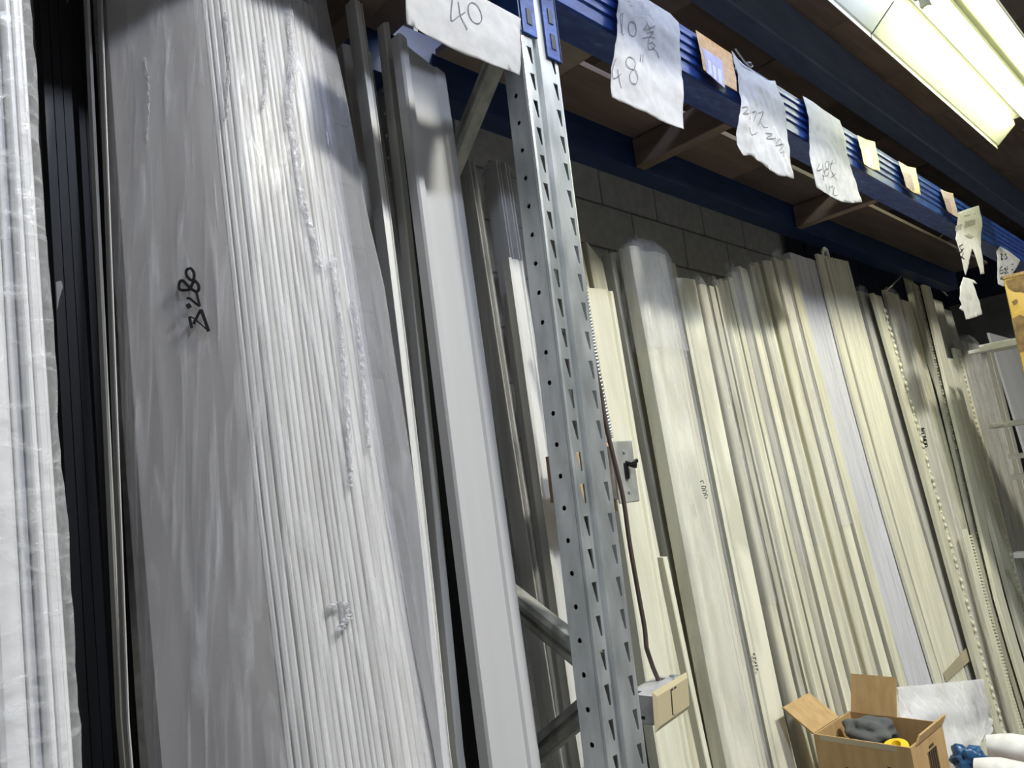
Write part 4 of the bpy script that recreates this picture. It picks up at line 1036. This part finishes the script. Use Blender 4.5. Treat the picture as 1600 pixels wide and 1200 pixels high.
b.rings(rs, True, False); b.build('ring', M['yellow'], ro, 40)
# plastic bag behind the carton
def bag():
    ol = [(1401,1075),(1440,1072),(1490,1064),(1536,1061),(1545,1100),(1558,1146),(1535,1168),(1500,1190),(1465,1215),(1425,1215),(1412,1150),(1403,1110)]
    b = MB(); n = 22; rs = []
    tl, tr, br, bl = (1402,1074), (1536,1061), (1562,1200), (1418,1215)
    fr, bk = [], []
    for i in range(n+1):
        s_ = i/n; rf, rb = [], []
        for j in range(n+1):
            t_ = j/n
            x = (tl[0]*(1-s_)+tr[0]*s_)*(1-t_)+(bl[0]*(1-s_)+br[0]*s_)*t_ ; y = (tl[1]*(1-s_)+tr[1]*s_)*(1-t_)+(bl[1]*(1-s_)+br[1]*s_)*t_
            p = at(x, y, 'Y', .86 - .05*t_); p.z = max(p.z, .803)
            bul = .030*math.sin(math.pi*s_)**.6*math.sin(math.pi*min(1, t_*.75+.02))**.8
            k = .014*noise.noise(Vector((s_*5, t_*5, 1))) + .008*abs(noise.noise(Vector((s_*13, t_*11, 4))))
            rf.append(p+Vector((0, -bul-k, 0))); rb.append(p+Vector((0, bul*.3+.004+k*.3, 0)))
        fr.append(rf); bk.append(rb)
    for g in (fr, bk): b.rings(g, False, False)
    o = b.build('plastic_bag', M['bag'], None, 60)
    tag(o, 'cloudy clear plastic bag leaning between the open carton and the carved mouldings', 'plastic bag')
    b = MB(); ob_ = []
    for i in range(9):
        s_ = .12+.76*i/8; r = []
        for j in range(9):
            t_ = .16+.8*j/8
            x = (tl[0]*(1-s_)+tr[0]*s_)*(1-t_)+(bl[0]*(1-s_)+br[0]*s_)*t_ ; y = (tl[1]*(1-s_)+tr[1]*s_)*(1-t_)+(bl[1]*(1-s_)+br[1]*s_)*t_
            p = at(x, y, 'Y', .862 - .05*t_); p.z = max(p.z, .808); p.y += .006*noise.noise(Vector((s_*6, t_*6, 9))); r.append(p)
        ob_.append(r)
    b.rings(ob_, False, False); q_ = b.build('white_contents', M['satin'], o, 60); solidify(q_, .003)
bag()
# white rolls and blue film at the right corner
def roll(p0, p1, r, label, seed):
    b = MB(); p0 = Vector(p0); p1 = Vector(p1); n = 14; rs = []
    t = (p1-p0).normalized(); sd = t.cross(Vector((0,0,1))).normalized(); u_ = sd.cross(t)
    for k in range(n+1):
        c = p0+(p1-p0)*k/n; e = min(1, .70+min(k, n-k)*.18)
        rs.append([c+(sd*math.cos(a)+u_*math.sin(a))*r*e*(1+.10*noise.noise(Vector((math.cos(a)*1.5, math.sin(a)*1.5+seed, k*.4)))) for a in [2*math.pi*j/20 for j in range(20)]])
    b.rings(rs); o = b.build('foam_roll', M['roll'], None, 50); tag(o, label, 'roll'); return o
pr_ = at(1572, 1152, 'Y', .66)
roll((pr_.x-.02, .70, pr_.z-.020), (pr_.x+.05, .32, pr_.z-.045), .036, 'upper white foam roll in the lower right corner', 1)
pr2 = at(1556, 1188, 'Y', .62)
roll((pr2.x-.02, .66, pr2.z-.022), (pr2.x+.02, .31, pr2.z-.045), .036, 'lower white foam roll in the corner next to blue film', 4)
lump('support_pile', (pr2.x+.02, .50, .818), (.08, .11, .016), M['roll'], 'pile of white foam offcuts under the foam rolls', 'offcuts', .2, 9)
pb = at(1530, 1185, 'Y', .68)
lump('blue_film', (pb.x, .70, pb.z-.01), (.03, .035, .035), M['blue_bag'], 'crumpled dark blue film beside the foam rolls', 'film', .55, 13, 2.2)
lump('clear_film', (pb.x-.100, .690, pb.z-.034), (.026, .026, .032), M['bag'], 'small crumpled clear film between the open carton and the blue film', 'film', .4, 17)

# ------------------------------------------------------------------ rack of lying sticks at the right edge
SX = 3.75
rk = empty('stick_rack', (SX, -.2, 0), 'steel rack holding the lying white sticks at the right edge', 'rack')
b = MB(); b.box((SX+.17, -.24, 0), (SX+.25, -.16, 2.3)); b.build('post', M['galv_old'], rk)
b = MB(); b.box((SX-.02, -.55, 0), (SX+.30, .40, .03)); b.build('base', M['galv_old'], rk)
LV = {'a': at(1530, 548, 'X', SX).z, 'b': at(1560, 664, 'X', SX).z, 'c': at(1590, 712, 'X', SX).z, 'd': at(1590, 745, 'X', SX).z, 'e': at(1595, 866, 'X', SX).z}
for k, z in LV.items():
    b = MB(); b.box((SX-.06, -.24, z-.040), (SX+.17, -.16, z-.014)); b.box((SX-.06, .30, z-.040), (SX+.17, .36, z-.014)); b.box((SX+.17, -.24, z-.040), (SX+.21, .36, z-.014)); b.build('arm', M['galv_old'], rk)
def stick(x, z, ytip, ylen, w_, h_, label, dz=0, m='white', prof=P_casing, tz=0.0):
    pr = prof(w_, h_); b = MB()
    b.rings([[(x+u, y, z + (h_-v) + dz*(y-ytip)) for u, v in pr] for y in (ytip-ylen, ytip)])
    o = b.build('lying_stick', M[m], None, 30); tag(o, label, 'stick', 'sticks lying on the steel rack'); return o
ya = at(1518, 545, 'X', SX).y
stick(SX-.03, LV['a']-.012, ya, 1.1, .06, .014, 'front stick of the top layer, with the longest tip', 0)
stick(SX+.04, LV['a']-.012, ya-.06, 1.1, .06, .014, 'second stick of the top layer, tip set back behind the front one')
stick(SX+.00, LV['a']+.004, ya-.05, 1.1, .07, .012, 'thin stick lying across the others on the top layer')
stick(SX+.07, LV['a']+.017, ya-.02, 1.1, .06, .012, 'uppermost stick of the top layer, next to the yellow carton')
yb = at(1549, 664, 'X', SX).y
stick(SX, LV['b']-.012, yb, 1.1, .09, .022, 'wide frayed stick lying on the second layer', m='white2', prof=P_cove)
yc_ = at(1578, 712, 'X', SX).y
stick(SX, LV['c']-.012, yc_, 1.1, .06, .022, 'stick on the third layer below the frayed one', prof=P_round)
stick(SX+.02, LV['d']-.012, yc_+.01, 1.1, .05, .022, 'splayed-end stick on the fourth layer', prof=P_flute(4))
ye_ = at(1586, 866, 'X', SX).y
stick(SX, LV['e']-.012, ye_, 1.1, .06, .022, 'lowest stick, alone on the bottom arm of the rack', prof=P_flat)
# frayed film on the tip of the wide one
b = MB(); pf = at(1556, 664, 'X', SX-.046)
for k in range(5):
    b.tube([pf+Vector((-.002*k, -.03, 0)), pf+Vector((-.004, -.01+.004*k, .006*math.sin(k*2))), pf+Vector((-.004-.003*k, .012+.008*(k % 3), .008*math.cos(k*1.7)))], [.005, .004, .001], 5)
tag(b.build('torn_film', M['roll'], None, 50), 'torn shreds of film on the tip of the wide frayed stick', 'film')
# shelf board and stained yellow carton
KX = 3.35; yk = at(1566, 432, 'X', KX)
kz = yk.z; ky = yk.y
cy = empty('stained_carton', (KX+.16, ky-.2, kz-.40), 'stained yellow cardboard carton at the right edge of the picture', 'carton')
b = MB(); b.box((KX, ky-.42, kz-.40), (KX+.3, ky, kz-.003)); bevel(b.build('body', M['carton_yellow'], cy), .004)
b = MB(); b.box((KX-.003, ky-.42, kz-.012), (KX, ky+.003, kz)); b.box((KX-.003, ky, kz-.012), (KX+.3, ky+.003, kz)); b.build('rim', M['carton_edge'], cy)
me_ = MB()
def sp(y, z): return (KX-.0015, ky-y, kz-z)
me_.add([sp(*q_) for q_ in ((.008,.02),(.10,.014),(.10,.11),(.075,.095),(.05,.075),(.03,.07),(.012,.05))], [(0,1,2,3,4,5,6)])
me_.add([sp(*q_) for q_ in ((.0,.17),(.03,.16),(.06,.19),(.06,.30),(.0,.30))], [(0,1,2,3,4)])
me_.add([sp(*q_) for q_ in ((.012,.105),(.03,.098),(.034,.112),(.018,.12))], [(0,1,2,3)])
me_.build('stain', noise_mat('brown_stain', (.16,.10,.04), (.30,.19,.07), (40,40,40), 6, .8), cy)
b = MB(); b.box((KX-.05, -.25, kz-.425), (KX+.32, ky-.06, kz-.402)); sh = b.build('carton_stand', M['ply']); tag(sh, 'plywood stand carrying the stained yellow carton', 'stand')
for yy in (-.20, .45):
    b = MB(); b.box((KX+.12, yy-.02, 0), (KX+.16, yy+.02, kz-.425)); b.build('leg', M['galv_old'], sh)
# grey panel behind the lying sticks
p = Path([(1555,552),(1575,620),(1600,700)], [(1622,560),(1642,620),(1667,700)], RY+.115, RS, 1)
p.zt = lean(1575, 528, RY+.115, RS).z
board('flat_panel', 'smooth grey-white panel behind the lying sticks at the right edge', 'panel', p, P_flat, .012, M['satin'], tilt=0)
